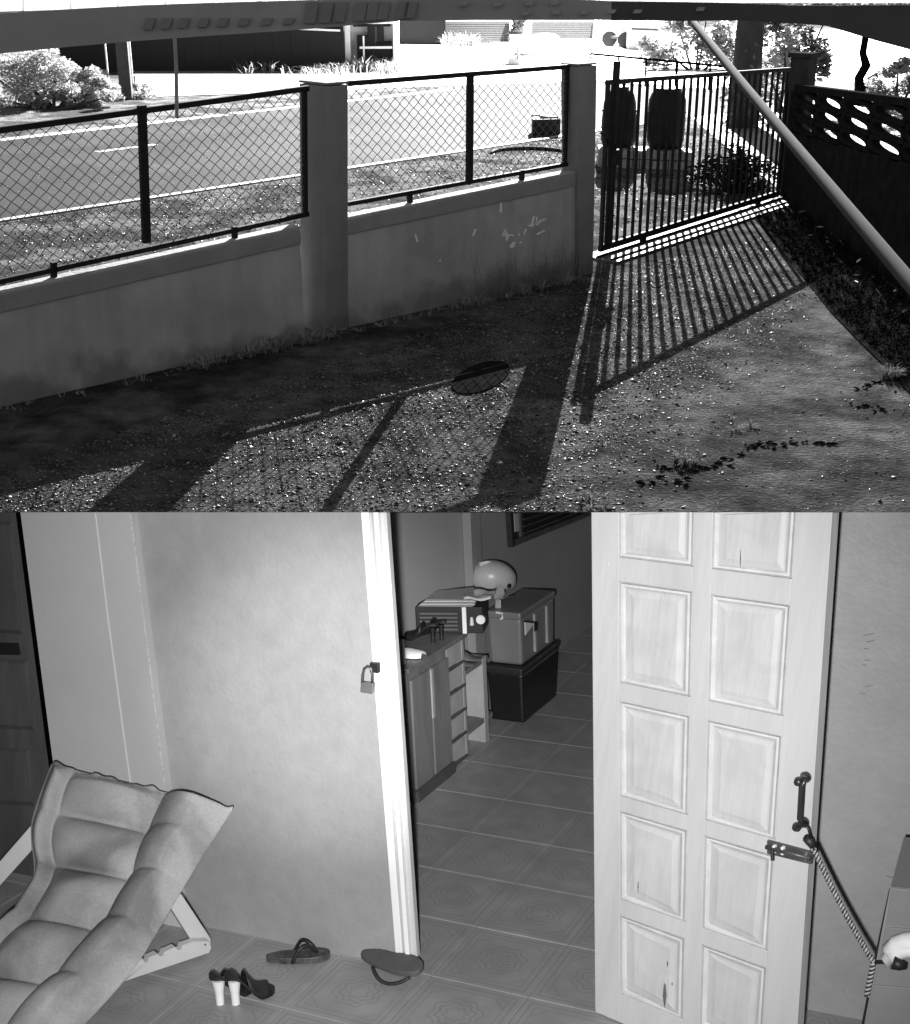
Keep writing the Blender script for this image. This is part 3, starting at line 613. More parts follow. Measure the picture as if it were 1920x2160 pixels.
for i, x_ in enumerate((300, 336, 372, 415, 455, 500, 548, 594, 640, 672, 702, 744, 770, 792, 832, 850)): patch(mb, x_, x_+(24 if i > 7 else 20), 22-(i > 7)*18 + (16 if i <= 7 else 0), 62-i*1.6, 8); build('slot', mb, M['slot'], bpy.data.objects['eave_board']); mb = MB()
for (x_, y_) in ((968, 4), (1040, 5), (1106, 3), (1160, 2), (1098, 24), (1163, 22), (1222, 22), (1280, 20), (1335, 20), (1468, 15)): mb2 = MB(); patch(mb2, x_, x_+16, y_, y_+8, 5, 3.187); build('tab', mb2, M['fascia'], bpy.data.objects['eave_board.001'])
mb = MB(); a, b, c, d_ = far(-200, 60, 3.5), far(2100, 60, 3.5), far(2100, -90, 3.35), far(-200, -90, 3.35); mb.hexa([a, b, b+V((0, .01, 0)), a+V((0, .01, 0))], [d_, c, c+V((0, .01, 0)), d_+V((0, .01, 0))])
for v in mb.v: pass
mb = MB()
for i in range(46):
    x0, x1 = -200+i*50, -200+i*50+50; off = .012*(i % 2)
    yb0 = max(6, 24-x0*.03); yb1 = max(6, 24-x1*.03)
    a, b, c, d_ = far(x0, yb0, 3.4+off), far(x1, yb1, 3.4+off), far(x1, -90, 3.3+off), far(x0, -90, 3.3+off); k_ = V((0, .003, 0)); mb.hexa([a, b, b+k_, a+k_], [d_, c, c+k_, d_+k_])
build('roof_sheet', mb, M['sheet'], label='glowing translucent corrugated roof sheet above the eave board', category='roof sheet')
mb = MB(); A, B = far(1436, 14, 8.2), far(1940, 620, 3.25); mb.tube([A+(A-B)*.1, A, seg(A, B, .5)+V((0, 0, -.01)), B, B+(B-A)*.2], .0205, 12); build('stay_pipe', mb, M['pipe'], smooth=True, label='long straight grey pipe crossing diagonally in front of the gate', category='pipe')

# ---- loose gravel, weeds, debris on the yard
def stones(name, pts, sizes, mi, mats, **kw):
    base = np.array([(1, 0, 0), (0, 1, 0), (-1, 0, 0), (0, -1, 0), (.3, .2, 1), (0, 0, -1)], float); fc = np.array([(0, 1, 4), (1, 2, 4), (2, 3, 4), (3, 0, 4), (1, 0, 5), (2, 1, 5), (3, 2, 5), (0, 3, 5)])
    N = len(pts); th = rng.uniform(0, 6.283, N); c, s = np.cos(th), np.sin(th)
    v = base[None]*(1+rng.normal(0, .2, (N, 6, 3))); v *= sizes[:, None, None]*np.array([1, .75, .38])
    tilt = rng.normal(0, .28, (N, 1)); v[:, :, 2] += v[:, :, 0]*tilt
    x = v[:, :, 0]*c[:, None]-v[:, :, 1]*s[:, None]; y = v[:, :, 0]*s[:, None]+v[:, :, 1]*c[:, None]
    v = np.stack([x, y, v[:, :, 2]], -1)+pts[:, None, :]
    fa = (fc[None]+(np.arange(N)*6)[:, None, None]).reshape(-1, 3)
    me = bpy.data.meshes.new(name); me.vertices.add(N*6); me.vertices.foreach_set('co', v.reshape(-1)); me.loops.add(len(fa)*3); me.loops.foreach_set('vertex_index', fa.reshape(-1).astype(np.int32))
    me.polygons.add(len(fa)); me.polygons.foreach_set('loop_start', np.arange(0, len(fa)*3, 3, dtype=np.int32)); me.polygons.foreach_set('loop_total', np.full(len(fa), 3, np.int32))
    for m in mats: me.materials.append(m)
    me.polygons.foreach_set('material_index', np.repeat(mi, 8).astype(np.int32)); me.update(calc_edges=True); me.validate()
    o = bpy.data.objects.new(name, me); S.collection.objects.link(o); o['kind'] = 'stuff'
    for k_, v_ in kw.items(): o[k_] = v_
    return o
def in_yard(p): return (p[:, 0]-G0.x)*NF.x+(p[:, 1]-G0.y)*NF.y > .12
N = 230000
p = np.stack([rng.uniform(-3.6, 4.2, N), 7.1+rng.power(1.0, N)*10.3, np.zeros(N)], -1)
# density: full in the middle and left, thinning towards the trodden soil at lower right
dens = np.clip(1.25-np.clip((p[:, 0]*1.0-(p[:, 1]-7.6)*.42-.2)/1.1, 0, 1.2), .05, 1)*(.45+.55*(np.sin(p[:, 0]*3.1+p[:, 1]*1.3)*np.cos(p[:, 1]*2.3-p[:, 0])*.5+.5))
gd = (p[:, 0]-gate_l.x)*NG.x+(p[:, 1]-gate_l.y)*NG.y > .36
p = p[(rng.random(N) < dens) & in_yard(p) & gd]; n = len(p)
sz = rng.uniform(.004, .009, n)*np.clip(rng.lognormal(0, .45, n), .5, 3.2); p[:, 2] = sz*.12
stones('gravel', p, sz, rng.choice(3, n, p=[.36, .58, .06]), [M['stone0'], M['stone1'], M['stone2']], label='loose gravel scattered over the sunlit yard', category='gravel')
N = 22000
p = np.stack([rng.uniform(-9, 6, N), rng.uniform(9, 26, N), np.full(N, .012)], -1)
rn = V(((ra1-ra0).y, -(ra1-ra0).x, 0)).normalized()
m_ = ((p[:, 0]-G0.x)*NF.x+(p[:, 1]-G0.y)*NF.y < -.25) & ((p[:, 0]-ra0.x)*rn.x+(p[:, 1]-ra0.y)*rn.y > .1) & ((p[:, 0]-gate_l.x)*NG.x+(p[:, 1]-gate_l.y)*NG.y < -.2)
m_ |= False
p = p[m_]; n = len(p); sz = rng.uniform(.008, .024, n)
stones('verge_stones', p, sz, rng.choice(3, n, p=[.5, .3, .2]), [M['stone0'], M['stone1'], M['stone2']], label='stones and litter strewn on the road verge behind the fence', category='stones')
# dark oval slab put in for a shadow on the gravel
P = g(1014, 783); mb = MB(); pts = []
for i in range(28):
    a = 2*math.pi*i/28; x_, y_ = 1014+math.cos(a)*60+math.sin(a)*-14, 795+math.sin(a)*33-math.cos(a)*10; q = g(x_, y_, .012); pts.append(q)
mb.slab(pts, V((0, 0, -.008))); build('shadow_oval', mb, mat('oval_shade', .012, .9, .3, spec=0.), label='dark oval slab standing in for a shadow on the gravel by the pillar shadow', category='mat')  # no real mat: the oval stands in for a shadow
# debris ridges and weeds in the lower right
def ridge(pts, lab, w=.018):
    P = [g(*q) for q in pts]; mb = MB()
    for i in range(len(P)-1):
        for k_ in range(11):
            c = seg(P[i], P[i+1], (k_+random.random())/7)+V((random.gauss(0, .012), random.gauss(0, .03), .008)); a = random.uniform(-.5, .5)
            e = V((math.cos(a), math.sin(a), random.uniform(-.25, .25)))*random.uniform(.02, .075); mb.lathe(c-Z*.004, (Z+V((random.gauss(0, .3), random.gauss(0, .3), 0))).normalized(), [(e.length*.5, 0), (e.length*.38, .008), (e.length*.1, random.uniform(.010, w))], random.choice((5, 6, 7)), e, sy=random.uniform(.25, .6))
    build('debris', mb, M['litter'], label=lab, category='debris', group='strips of dark litter on the soil')
ridge([(1440, 1003), (1500, 985), (1580, 948), (1640, 938), (1720, 936)], 'longest strip of dark litter lying across the bare soil', .016)
ridge([(1380, 990), (1450, 985)], 'short strip of dark litter left of the long one')
ridge([(1800, 822), (1860, 808)], 'short dark twig line near the shadow edge at right'); ridge([(1800, 855), (1845, 862)], 'dark scrap just below the twig line at right')
ridge([(1345, 1018), (1420, 1022)], 'dark crumbs below the short litter strip')
for (x_, y_, n_, h_, lab) in ((1445, 978, 60, .09, 'dry grass tuft in the middle of the dark litter strip'), (1885, 800, 90, .13, 'dry grass tuft at the edge of the shadow, far right'), (1240, 1062, 50, .08, 'dry grass tuft at the bottom of the yard'), (1560, 905, 30, .05, 'small dry tuft on bare soil'), (1215, 575, 60, .12, 'weeds at the foot of the gate pillar left of the gate')):
    mb = MB(); P = g(x_, y_)
    for _ in range(5): tuft(mb, P+V((random.gauss(0, .05), random.gauss(0, .06), 0)), n_//3, h_, .08, w=.0035)
    build('grass_tuft', mb, M['dry'] if x_ != 1215 else M['leafd'], label=lab, category='grass', group='grass tufts in the yard')
sheet('shade_bed', [g(*q) for q in ((1578, 446), (1640, 520), (1692, 585), (1755, 663), (1805, 715), (1861, 770), (1935, 850), (2050, 960), (2150, 900), (1720, 436), (1640, 418))], M['bed'], .014)  # dark sheet out to the shade's edge, shade put into the bed's colour
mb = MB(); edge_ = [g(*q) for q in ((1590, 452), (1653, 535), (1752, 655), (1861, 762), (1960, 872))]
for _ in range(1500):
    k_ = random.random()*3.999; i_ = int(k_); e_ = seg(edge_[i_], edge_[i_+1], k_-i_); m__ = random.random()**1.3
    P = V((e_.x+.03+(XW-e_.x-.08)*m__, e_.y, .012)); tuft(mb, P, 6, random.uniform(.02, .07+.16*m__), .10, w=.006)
build('shade_weeds', mb, M['leafk'], kind='stuff', label='dark weeds and dead leaves giving the shade in the bed below the pierced wall', category='weeds')
mb = MB()
for _ in range(60):
    y_ = random.uniform(9, 16.5); x_ = XW-random.uniform(.05, .5); q = V((x_, y_, random.uniform(.01, .2))); a = V((random.gauss(0, 1), random.gauss(0, 1), random.gauss(0, .6))).normalized()*random.uniform(.02, .06); b = a.cross(V((random.random(), random.random(), 1))).normalized()*.015; mb.poly([q-a, q-b, q+a, q+b])
build('fallen_leaves', mb, mat('dead_leaf', .6, .7, .3), kind='stuff', label='a few pale fallen leaves in the shade of the pierced wall', category='leaves')

# ================================================================ LOWER PLACE: THE ROOM LIT BY THE CAMERA'S INFRARED LAMP
wood = mat('painted_wood', .62, .5, .10, 3, .12, 30, stretch=(1, 1, .12))
M['doorp'] = mat('door_paint', .49, .45, .09, 7, .12, 40, stretch=(1, 1, .1)); M['doorpanel'] = two_tone(mat('door_panel_paint', .49, .45, .06, 11, .15, 50, stretch=(1, 1, .06)), .95, 1.04, 9, .4, .6)
M['jamb'] = mat('gloss_jamb', .80, .35, .06, 5, .1, 40, stretch=(1, 1, .15)); M['bwall'] = two_tone(mat('smooth_plaster', .285, .5, .07, 14, .10, 60), .94, 1.03, 2.2, .35, .65, 9)
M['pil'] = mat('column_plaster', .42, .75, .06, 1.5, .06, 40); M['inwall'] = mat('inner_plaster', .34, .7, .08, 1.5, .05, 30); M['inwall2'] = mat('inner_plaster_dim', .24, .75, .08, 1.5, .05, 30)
M['mould_light'] = mat('moulding_highlight', .60, .4, .12, 12, .1, 40); M['pil2'] = mat('column_plaster_pale', .56, .75, .05); M['dwood'] = mat('dark_door_wood', .07, .45, .3, 6, .2, 30, stretch=(1, 1, .15)); M['black'] = mat('black', .012, .5, .1); M['blk'] = mat('black_rubber', .02, .55, .3, 20)
M['cab'] = mat('cabinet_wood', .16, .5, .3, 9, .1, 30, stretch=(1, 1, .08)); M['cabl'] = mat('cabinet_pale', .34, .5, .15, 9, .1, 30); M['tubd'] = mat('black_tub', .012, .4, .2); M['tubg'] = mat('grey_tub', .19, .45, .1)
M['helm'] = mat('helmet_shell', .42, .35, .04); M['met'] = mat('dull_metal', .3, .35, .1, 20, metal=.7); M['paper'] = mat('paper', .6, .8, .1)
M['fab'] = mat('cushion_fabric', .37, .98, .09, 130, .3, 420, spec=.05, detail=2); M['frame'] = mat('chair_frame_paint', .5, .5, .08, 6)
# directions of the indoor place
TU = (f(1161, 1787)-f(989, 1763)); TVv = (f(1006, 1957)-f(1161, 1787))
E2 = (f(883, 1681)-f(957, 1618)).normalized()*-1               # away from us along the cabinet
E2 = (-TVv).normalized(); E1 = NB.cross(E2)*-1; E1 = (E1).normalized()
if E1.dot(TU) < 0: E1 = -E1
# light baffle: added edge-on sheet, keeps sky and lamp light out of the room
mb = MB(); c0 = CAM; fw = -BCK
def cp(x, d_, e): return c0+RGT*x+fw*d_+UPC*(e*d_)
LD = Y0/math.cos(PITCH)
mb.v += [tuple(cp(-6, .03, 0)), tuple(cp(6, .03, 0)), tuple(cp(6, LD, .00012)), tuple(cp(-6, LD, .00012)), tuple(cp(6, LD, -.00012)), tuple(cp(-6, LD, -.00012))]
mb.f += [(0, 1, 2, 3), (0, 5, 4, 1), (3, 2, 4, 5), (0, 3, 5), (1, 4, 2)]; mb.m += [0]*5
build('light_baffle', mb, mat('baffle_board', .02, .9, .1, spec=0.), loc=(0, 0, 3), kind='structure')
mb = MB(); q = [V((-6, -3.5, 3.0)), V((6, -3.5, 3.0)), V((6, -.0, 3.0)), V((-6, -.0, 3.0))]; mb.slab([p+V((0, 0, -.012)) for p in q], V((0, 0, -.03))); build('back_ceiling', mb, M['bwall'], kind='structure')
ROOM = True
# floor slab and tiles
fc = f(960, 1900)
mb = MB(); ex = [fc-E1*7-E2*7, fc+E1*7-E2*7, fc+E1*7+E2*9, fc-E1*7+E2*9]; mb.slab([p-NB*.012 for p in ex], -NB*.02)
flo = build('floor', mb, mat('grout', .20, .9, .2, 12), loc=fc, kind='structure')
ts = (TU.length+TVv.length/2)/2
m = bpy.data.materials.new('glazed_tile'); m.use_nodes = True; t = m.node_tree; pb = t.nodes['Principled BSDF']; pb.inputs['Roughness'].default_value = .42
def nd(tt, **kw):
    n_ = t.nodes.new(tt)
    for k_, v_ in kw.items(): setattr(n_, k_, v_)
    return n_
def mth(op, a, b=None, c=None):
    n_ = nd('ShaderNodeMath', operation=op)
    for i, v_ in enumerate((a, b, c)):
        if v_ is None: continue
        if isinstance(v_, (int, float)): n_.inputs[i].default_value = v_
        else: t.links.new(v_, n_.inputs[i])
    return n_.outputs[0]
tc = nd('ShaderNodeTexCoord'); sp = nd('ShaderNodeSeparateXYZ'); t.links.new(tc.outputs['Object'], sp.inputs[0])
ax = mth('ABSOLUTE', sp.outputs[0]); ay = mth('ABSOLUTE', sp.outputs[1]); mx_ = mth('MAXIMUM', ax, ay); dm = mth('ADD', ax, ay)
rad = mth('SQRT', mth('ADD', mth('MULTIPLY', sp.outputs[0], sp.outputs[0]), mth('MULTIPLY', sp.outputs[1], sp.outputs[1])))
ang = mth('ARCTAN2', sp.outputs[1], sp.outputs[0])
def ringl(v_, c_, w_): return mth('COMPARE', v_, c_*ts, w_*ts)
pat = mth('ADD', ringl(mx_, .43, .010), ringl(mx_, .37, .007))
pet = mth('ADD', rad, mth('MULTIPLY', mth('COSINE', mth('MULTIPLY', ang, 8)), .018*ts))
for c_, w_ in ((.10, .012), (.17, .014), (.235, .010)): pat = mth('ADD', pat, ringl(pet, c_, w_))
pat = mth('ADD', pat, mth('MULTIPLY', ringl(dm, .60, .012), mth('LESS_THAN', mx_, .36*ts)))
oi = nd('ShaderNodeObjectInfo'); nz = nd('ShaderNodeTexNoise'); nz.inputs['Scale'].default_value = 9; nz.inputs['Detail'].default_value = 6
ge = nd('ShaderNodeNewGeometry'); t.links.new(ge.outputs['Position'], nz.inputs['Vector'])
pat = mth('MULTIPLY', mth('MINIMUM', pat, 1), mth('MULTIPLY', nz.outputs[0], 1.3))
base = mth('ADD', .27, mth('MULTIPLY', mth('SUBTRACT', nz.outputs[0], .5), .16)); base = mth('ADD', base, mth('MULTIPLY', oi.outputs['Random'], .02))
t.links.new(mth('SUBTRACT', base, mth('MULTIPLY', pat, .07)), pb.inputs['Base Color'])
rgh = mth('ADD', .36, mth('MULTIPLY', nz.outputs[0], .3)); t.links.new(rgh, pb.inputs['Roughness'])
M['tile'] = m
hs_ = ts/2-.0012; tm = bpy.data.meshes.new('tile'); vv = [(sx*hs_, sy*hs_, -.011) for sx, sy in ((-1, -1), (1, -1), (1, 1), (-1, 1))]+[(sx*(hs_), sy*(hs_), -.0015) for sx, sy in ((-1, -1), (1, -1), (1, 1), (-1, 1))]+[(sx*(hs_-.0018), sy*(hs_-.0018), 0) for sx, sy in ((-1, -1), (1, -1), (1, 1), (-1, 1))]
ff = [(8, 9, 10, 11)]+[(a, (a+1) % 4, (a+1) % 4+4, a+4) for a in range(4)]+[(a+4, (a+1) % 4+4, (a+1) % 4+8, a+8) for a in range(4)]; tm.from_pydata(vv, [], ff); tm.materials.append(m)
RB = Matrix((E1, E2, NB)).transposed().to_4x4()
T0 = f(1087, 1864)
for i in range(-9, 8):
    for j in range(-6, 14):
        c = T0+E1*(i+.5)*ts+E2*(j+.5)*ts; x_, y_ = proj(c) if (c-CAM).dot(-BCK) > .5 else (9999, 9999)
        if not (-350 < x_ < 2250 and 1150 < y_ < 2420): continue
        o = bpy.data.objects.new('tile', tm); S.collection.objects.link(o); o.parent = flo
        o.matrix_parent_inverse = Matrix.Identity(4); o.matrix_basis = Matrix.Translation(c-fc+NB*random.uniform(-.0005, .0005)) @ RB
# wall planes
def vplane(A, B):                                              # vertical plane of the room through two floor points, normal towards the camera
    d_ = (B-A).normalized(); n_ = d_.cross(NB).normalized()
    if (CAM-A).dot(n_) < 0: n_ = -n_
    return A, d_, n_
A1, D1, N1 = vplane(f(444, 1957), f(835, 2036))
def w(px, py, off=0.): return on(px, py, A1+N1*off, N1)
def wf(px, off=0.):                                            # floor point of that plane below a photo column
    P = A1+N1*off; a = f(200, 2000); 
    lo, hi = -6., 6.
    for _ in range(60):
        m__ = (lo+hi)/2
        if proj(P+D1*m__)[0] < px: lo = m__
        else: hi = m__
    return P+D1*lo
if D1.dot(RGT) < 0: D1 = -D1
TOP = 1080.4
def slabpx(name, quad, off, th, m, parent=None, fn=w, nrm=None, **kw):
    nrm = nrm or N1; mb = MB(); mb.slab([fn(x, y, off) for x, y in quad], -nrm*th); return build(name, mb, m, parent, **kw)
slabpx('left_wall', [(262, TOP), (775, TOP), (852, 2040), (340, 1937)], 0, .06, M['bwall'], kind='structure')
# pilaster (rough edged) left of it, black strip for the dark gap, dark wooden door beyond
slabpx('wall_column', [(43, TOP), (275, TOP), (347, 1650), (389, 1985), (185, 1940), (113, 1617)], .035, .10, M['pil'], label='pale plaster column between the dark wooden door and the long wall', category='column')
mb = MB()
for k_ in range(60):
    y_ = 1084+k_*9.4+random.uniform(-5, 5); x_ = 275+(y_-1080)*.1265; l_ = random.uniform(4, 11); mb.slab([w(x_-random.uniform(1, 2.5), y_, .0355), w(x_+.6, y_-2, .0355), w(x_+.6+l_*.12, y_+l_, .0355), w(x_-random.uniform(0, 1.5)+l_*.12, y_+l_-1, .0355)], -N1*.0015)
build('chipped_edge', mb, M['pil2'], bpy.data.objects['wall_column'])
mb = MB(); mb.tube([w(201, TOP+2, .036), w(227, 1300, .036), w(262, 1560, .036), w(282, 1700, .036)], .0022, 5); build('plaster_seam', mb, M['pil2'], bpy.data.objects['wall_column'])
slabpx('gap_strip', [(33, TOP), (44, TOP), (114, 1617), (187, 1940), (178, 1940), (103, 1617)], .0, .03, mat('gap_shade', .002, 1, .1, spec=0.), label='black strip put in for the dark gap between the wooden door and the plaster column', category='gap')  # solid black strip: the gap's darkness put in as colour
t = thing('wooden_door', 'dark panelled wooden door in shadow at the far left edge', 'door', w(20, 1900, .02))
slabpx('door_leaf', [(-330, TOP), (40, TOP), (150, 2010), (-330, 1960)], -.10, .04, M['dwood'], t)
def lerpx(y): return 38+(y-1080)*.128
for (x0, x1, y0, y1) in ((-60, 26, 1100, 1338), (-60, 58, 1392, 1540), (-60, 62, 1580, 1700)):
    q = [(x0, y0-8), (x1, y0), (x1+(y1-y0)*.10, y1), (x0, y1-6)]; mb = MB(); mb.frustum([w(x, y, -.0995) for x, y in q], [w(x+(6 if i in (0, 3) else -7), y+(8 if i < 2 else -8), -.085) for i, (x, y) in enumerate(q)]); build('panel', mb, M['dwood'], t)
slabpx('rail', [(-60, 1355), (36, 1358), (40, 1382), (-60, 1380)], -.088, .01, M['black'], t)
# door frame trim strips, left jamb of the opening
t = thing('door_frame', 'bright painted door jamb with grooves beside the open doorway', 'door frame', wf(855))
def strip3(n, xt0, xt1, xb0, xb1, yb0, yb1, off, th, m):
    return slabpx(n, [(xt0, TOP), (xt1, TOP), (xb1, yb1), (xb0, yb0)], off, th, m, t, bevel=.002)
strip3('architrave', 761, 777, 836, 851, 2034, 2037, .020, .06, M['jamb']); strip3('groove', 776, 788, 850, 857, 2037, 2038, .004, .05, M['inwall'])
strip3('door_stop', 787, 797, 856, 865, 2037, 2038, .030, .05, M['jamb']); strip3('groove', 796, 802, 864, 868, 2038, 2034, .0, .02, M['inwall2']); strip3('jamb', 801, 815, 867, 880, 2034, 2020, .006, .025, M['doorp'])
# padlock and hasp
lk = thing('padlock', 'small padlock hanging open from a hasp on the door jamb', 'padlock', w(772, 1452, .03))
mb = MB(); mb.slab([w(x, y, .050) for x, y in ((779, 1399), (797, 1400), (798, 1421), (780, 1419))], -N1*.016); build('hasp', mb, M['black'], lk, bevel=.002)
sh = [(764, 1442), (765, 1425), (768, 1411), (775, 1406), (783, 1410), (786, 1424), (785, 1440)]
mb = MB(); mb.tube([w(x, y, .05) for x, y in sh], .0045, 8); build('shackle', mb, mat('shackle', .12, .4, .1, metal=.6), lk, smooth=True)
mb = MB(); mb.slab([w(x, y, .060) for x, y in ((761, 1440), (787, 1443), (785, 1465), (759, 1461))], -N1*.018); build('body', mb, M['met'], lk, bevel=.003)

# wall right of the door
P_R = f(1690, 2148); 
slabpx('right_wall', [(1700, TOP), (2150, TOP), (2150, 2320), (1640, 2215)], -.20, .10, M['bwall'], kind='structure')
sc_ = MB()
for (x_, y_, l_, dy_) in ((1832, 1338, 22, -5), (1836, 1352, 18, -3), (1828, 1368, 10, 2), (1830, 1392, 12, 1), (1824, 1402, 8, 2), (1834, 1446, 16, -4), (1820, 1462, 12, 2), (1880, 1850, 22, 6), (1780, 2090, 4, 12)):
    sc_ = MB(); sc_.slab([w(x_-l_/2, y_-dy_/2, -.199), w(x_+l_/2, y_+dy_/2, -.199), w(x_+l_/2, y_+dy_/2+1.6, -.199), w(x_-l_/2, y_-dy_/2+1.6, -.199)], -N1*.001); build('scuff_mark', sc_, mat('scuff', .15, .8, .2) if 'scuff' not in bpy.data.materials else bpy.data.materials['scuff'], bpy.data.objects['right_wall'])
# ---- back room: its long wall recedes to the right
A2, D2, N2 = vplane(f(1182, 1369), f(1182, 1369)+E2)
if D2.dot(E2) < 0: D2 = -D2
def w2p(px, py, off=0.): return on(px, py, A2+N2*off, N2)
def onl(P, d_, px):                                            # move along d_ from P until the photo column px
    lo, hi = -8., 12.; s0 = proj(P)[0]; inc = proj(P+d_*.5)[0] > s0
    for _ in range(60):
        m__ = (lo+hi)/2; Q = P+d_*m__
        if ((Q-CAM).dot(-BCK) < .3): lo = m__; continue
        if (proj(Q)[0] < px) == inc: lo = m__
        else: hi = m__
    return P+d_*lo
def topt(P):                                                   # height where the room's wall meets the sloping ceiling
    k_ = NB.dot(UPC); return P+NB*((CAM-P).dot(UPC)/k_-.003)
def vwall(name, P, Q, m, th=.08, nn=None, **kw):
    nn = nn or V((P-Q).cross(NB)).normalized()
    mb = MB(); mb.hexa([P-NB*.01, Q-NB*.01, Q-NB*.01-nn*th, P-NB*.01-nn*th], [topt(P), topt(Q), topt(Q-nn*th), topt(P-nn*th)]); return build(name, mb, m, **kw)
Wa, Wb, Wc = onl(A2, D2, 700), onl(A2, D2, 985), onl(A2, D2, 1420)
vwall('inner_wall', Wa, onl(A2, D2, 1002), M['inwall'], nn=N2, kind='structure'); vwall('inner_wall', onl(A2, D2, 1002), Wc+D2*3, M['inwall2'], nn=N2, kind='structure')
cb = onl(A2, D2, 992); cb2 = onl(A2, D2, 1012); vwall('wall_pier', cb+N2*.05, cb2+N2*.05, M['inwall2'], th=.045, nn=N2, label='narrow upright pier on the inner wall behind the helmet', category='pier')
# enclosing walls out of view
LW = f(-420, 2000); RW = f(2350, 2000)
for (P, Q) in ((LW-E2*6-E1*1, LW+E2*6-E1*1), (RW+E1*1.0-E2*6, RW+E1*1.0+E2*9)):
    mb = MB(); mb.slab([P-NB*.02, Q-NB*.02, topt(Q) if (topt(Q)-Q).dot(NB) > 0 else Q, P+NB*2.3], E1*.05*(1 if P == RW else -1)); build('side_wall', mb, M['bwall'], kind='structure')
mb = MB(); bk_ = V((0, -2.8, 0)); mb.slab([V((-6, -2.8, 3.0)), V((6, -2.8, 3.0)), V((6, -2.8, -1.5)), V((-6, -2.8, -1.5))], V((0, -.06, 0))); build('back_wall', mb, M['bwall'], kind='structure')
# window high on the inner wall
t = thing('window', 'dark framed louvred window high on the inner wall, cut by the top', 'window', w2p(1150, 1120))
def wq(name, q, off, th, m, par): mb = MB(); mb.slab([w2p(x, y, off) for x, y in q], -N2*th); return build(name, mb, m, par)
def wt(x): return TOP+.3
wq('pane', [(1086, TOP+1), (1084, 1140), (1250, 1078+1), (1250, TOP+1)][0:3]+[(1240, TOP+1)], .004, .003, M['black'], t)
wq('frame_bottom', [(1082, 1154), (1250, 1086), (1250, TOP+.5), (1240, TOP+.5), (1081, 1141)], .03, .03, M['dwood'], t); wq('frame_side', [(1077, TOP+.5), (1083, TOP+.5), (1087, 1152), (1082, 1155)], .034, .03, M['blk'], t)
wq('mullion', [(1098, TOP+.5), (1102, TOP+.5), (1104, 1132), (1100, 1134)], .02, .015, M['dwood'], t)
wq('blind_edge', [(1085, 1083), (1094, 1083), (1096, 1120), (1087, 1122)], .012, .006, M['inwall'], t)
for k_ in range(3): wq('louvre', [(1106, 1124-k_*15), (1215-k_*30, 1081.5), (1221-k_*30, 1081.5), (1106, 1127-k_*15)], .018, .012, M['dwood'], t)

# ---- open panelled door
BL, BR0 = f(1256, 2137), f(1676, 2317); AD, DD, ND = vplane(BL, BR0)
def dp(px, py, off=0.): return on(px, py, AD+ND*off, ND)
VPd = (-1930., 770.)
def yl(y0, x):                                                 # rail line through (1308, y0) towards the door's vanishing point
    return VPd[1]+(y0-VPd[1])*(x-VPd[0])/(1308-VPd[0])
def edge(pts, y):
    (x0, y0), (x1, y1) = pts; return x0+(x1-x0)*(y-y0)/(y1-y0)
eL = ((1248, 1080), (1256, 2137)); eA = ((1305, 1080), (1308, 2150)); eB = ((1465, 1080), (1441, 2150)); eC = ((1504, 1080), (1476, 2160)); eD = ((1680, 1080), (1607, 2200)); eR = ((1756, 1080), (1672, 2317))
def X(e, y0):                                                  # crossing of an upright edge with a rail line
    x = e[0][0]
    for _ in range(20): x = edge(e, yl(y0, x))
    return (x, yl(y0, x))
door = thing('panelled_door', 'pale painted wooden door with recessed panels, tied open with a rope', 'door', BL)
YB = 2150
def ftop(e): return (edge(e, TOP), TOP)
def dslab(name, q, off, th, m, bevel=0.): 
    mb = MB(); mb.slab([dp(x, y, off) for x, y in q], -ND*th); return build(name, mb, m, door, bevel=bevel)
bot = lambda e: X(e, 2157)
dslab('core', [ftop(eL), ftop(eR), bot(eR), bot(eL)], -.016, .020, M['doorpanel'])
for (a, b) in ((eL, eA), (eB, eC), (eD, eR)): dslab('stile', [ftop(a), ftop(b), bot(b), bot(a)], 0, .0155 if a is eB else .038, M['doorp'], .0015)
rows = [(None, 1176), (1226, 1440), (1478, 1680), (1710, 1898), (1930, 2097)]
rb = [(1176, 1226), (1440, 1478), (1680, 1710), (1898, 1930), (2097, 2157)]
for (a, b) in rb:
    for (e, h) in ((eA, eB), (eC, eD)): dslab('rail', [X(e, a), X(h, a), X(h, b), X(e, b)], -.0004, .0155, M['doorp'], .0015)
def lp(p, q, s): return (p[0]+(q[0]-p[0])*s, p[1]+(q[1]-p[1])*s)
for (a, b) in rows:
    for (e, h) in ((eA, eB), (eC, eD)):
        if a is None: q = [ftop(e), ftop(h), X(h, b), X(e, b)]
        else: q = [X(e, a), X(h, a), X(h, b), X(e, b)]
        def inset(d0, top): 
            r = []
            for i, (x, y) in enumerate(q):
                dx = d0 if i in (0, 3) else -d0; dy = d0*.9 if i < 2 else -d0*.9
                if a is None and i < 2: dy = 0
                r.append(dp(x+dx, y+dy+dx*.2, top))
            return r
        mb = MB(); r0, r1, r2, r3 = inset(0.5, -.0155), inset(5, -.003), inset(10, -.003), inset(15, -.0115)
        for u_, v_ in ((r0, r1), (r1, r2), (r2, r3)):
            for i in range(4):
                if a is None and i == 0: continue
                j = (i+1) % 4; mb.poly([u_[i], u_[j], v_[j], v_[i]])
        build('moulding', mb, M['mould_light'], door)  # edge highlights put into the moulding's paler colour
        mb = MB(); mb.frustum(inset(19, -.0158), inset(31, -.0112)); build('panel', mb, M['doorpanel'], door)
mb = MB()
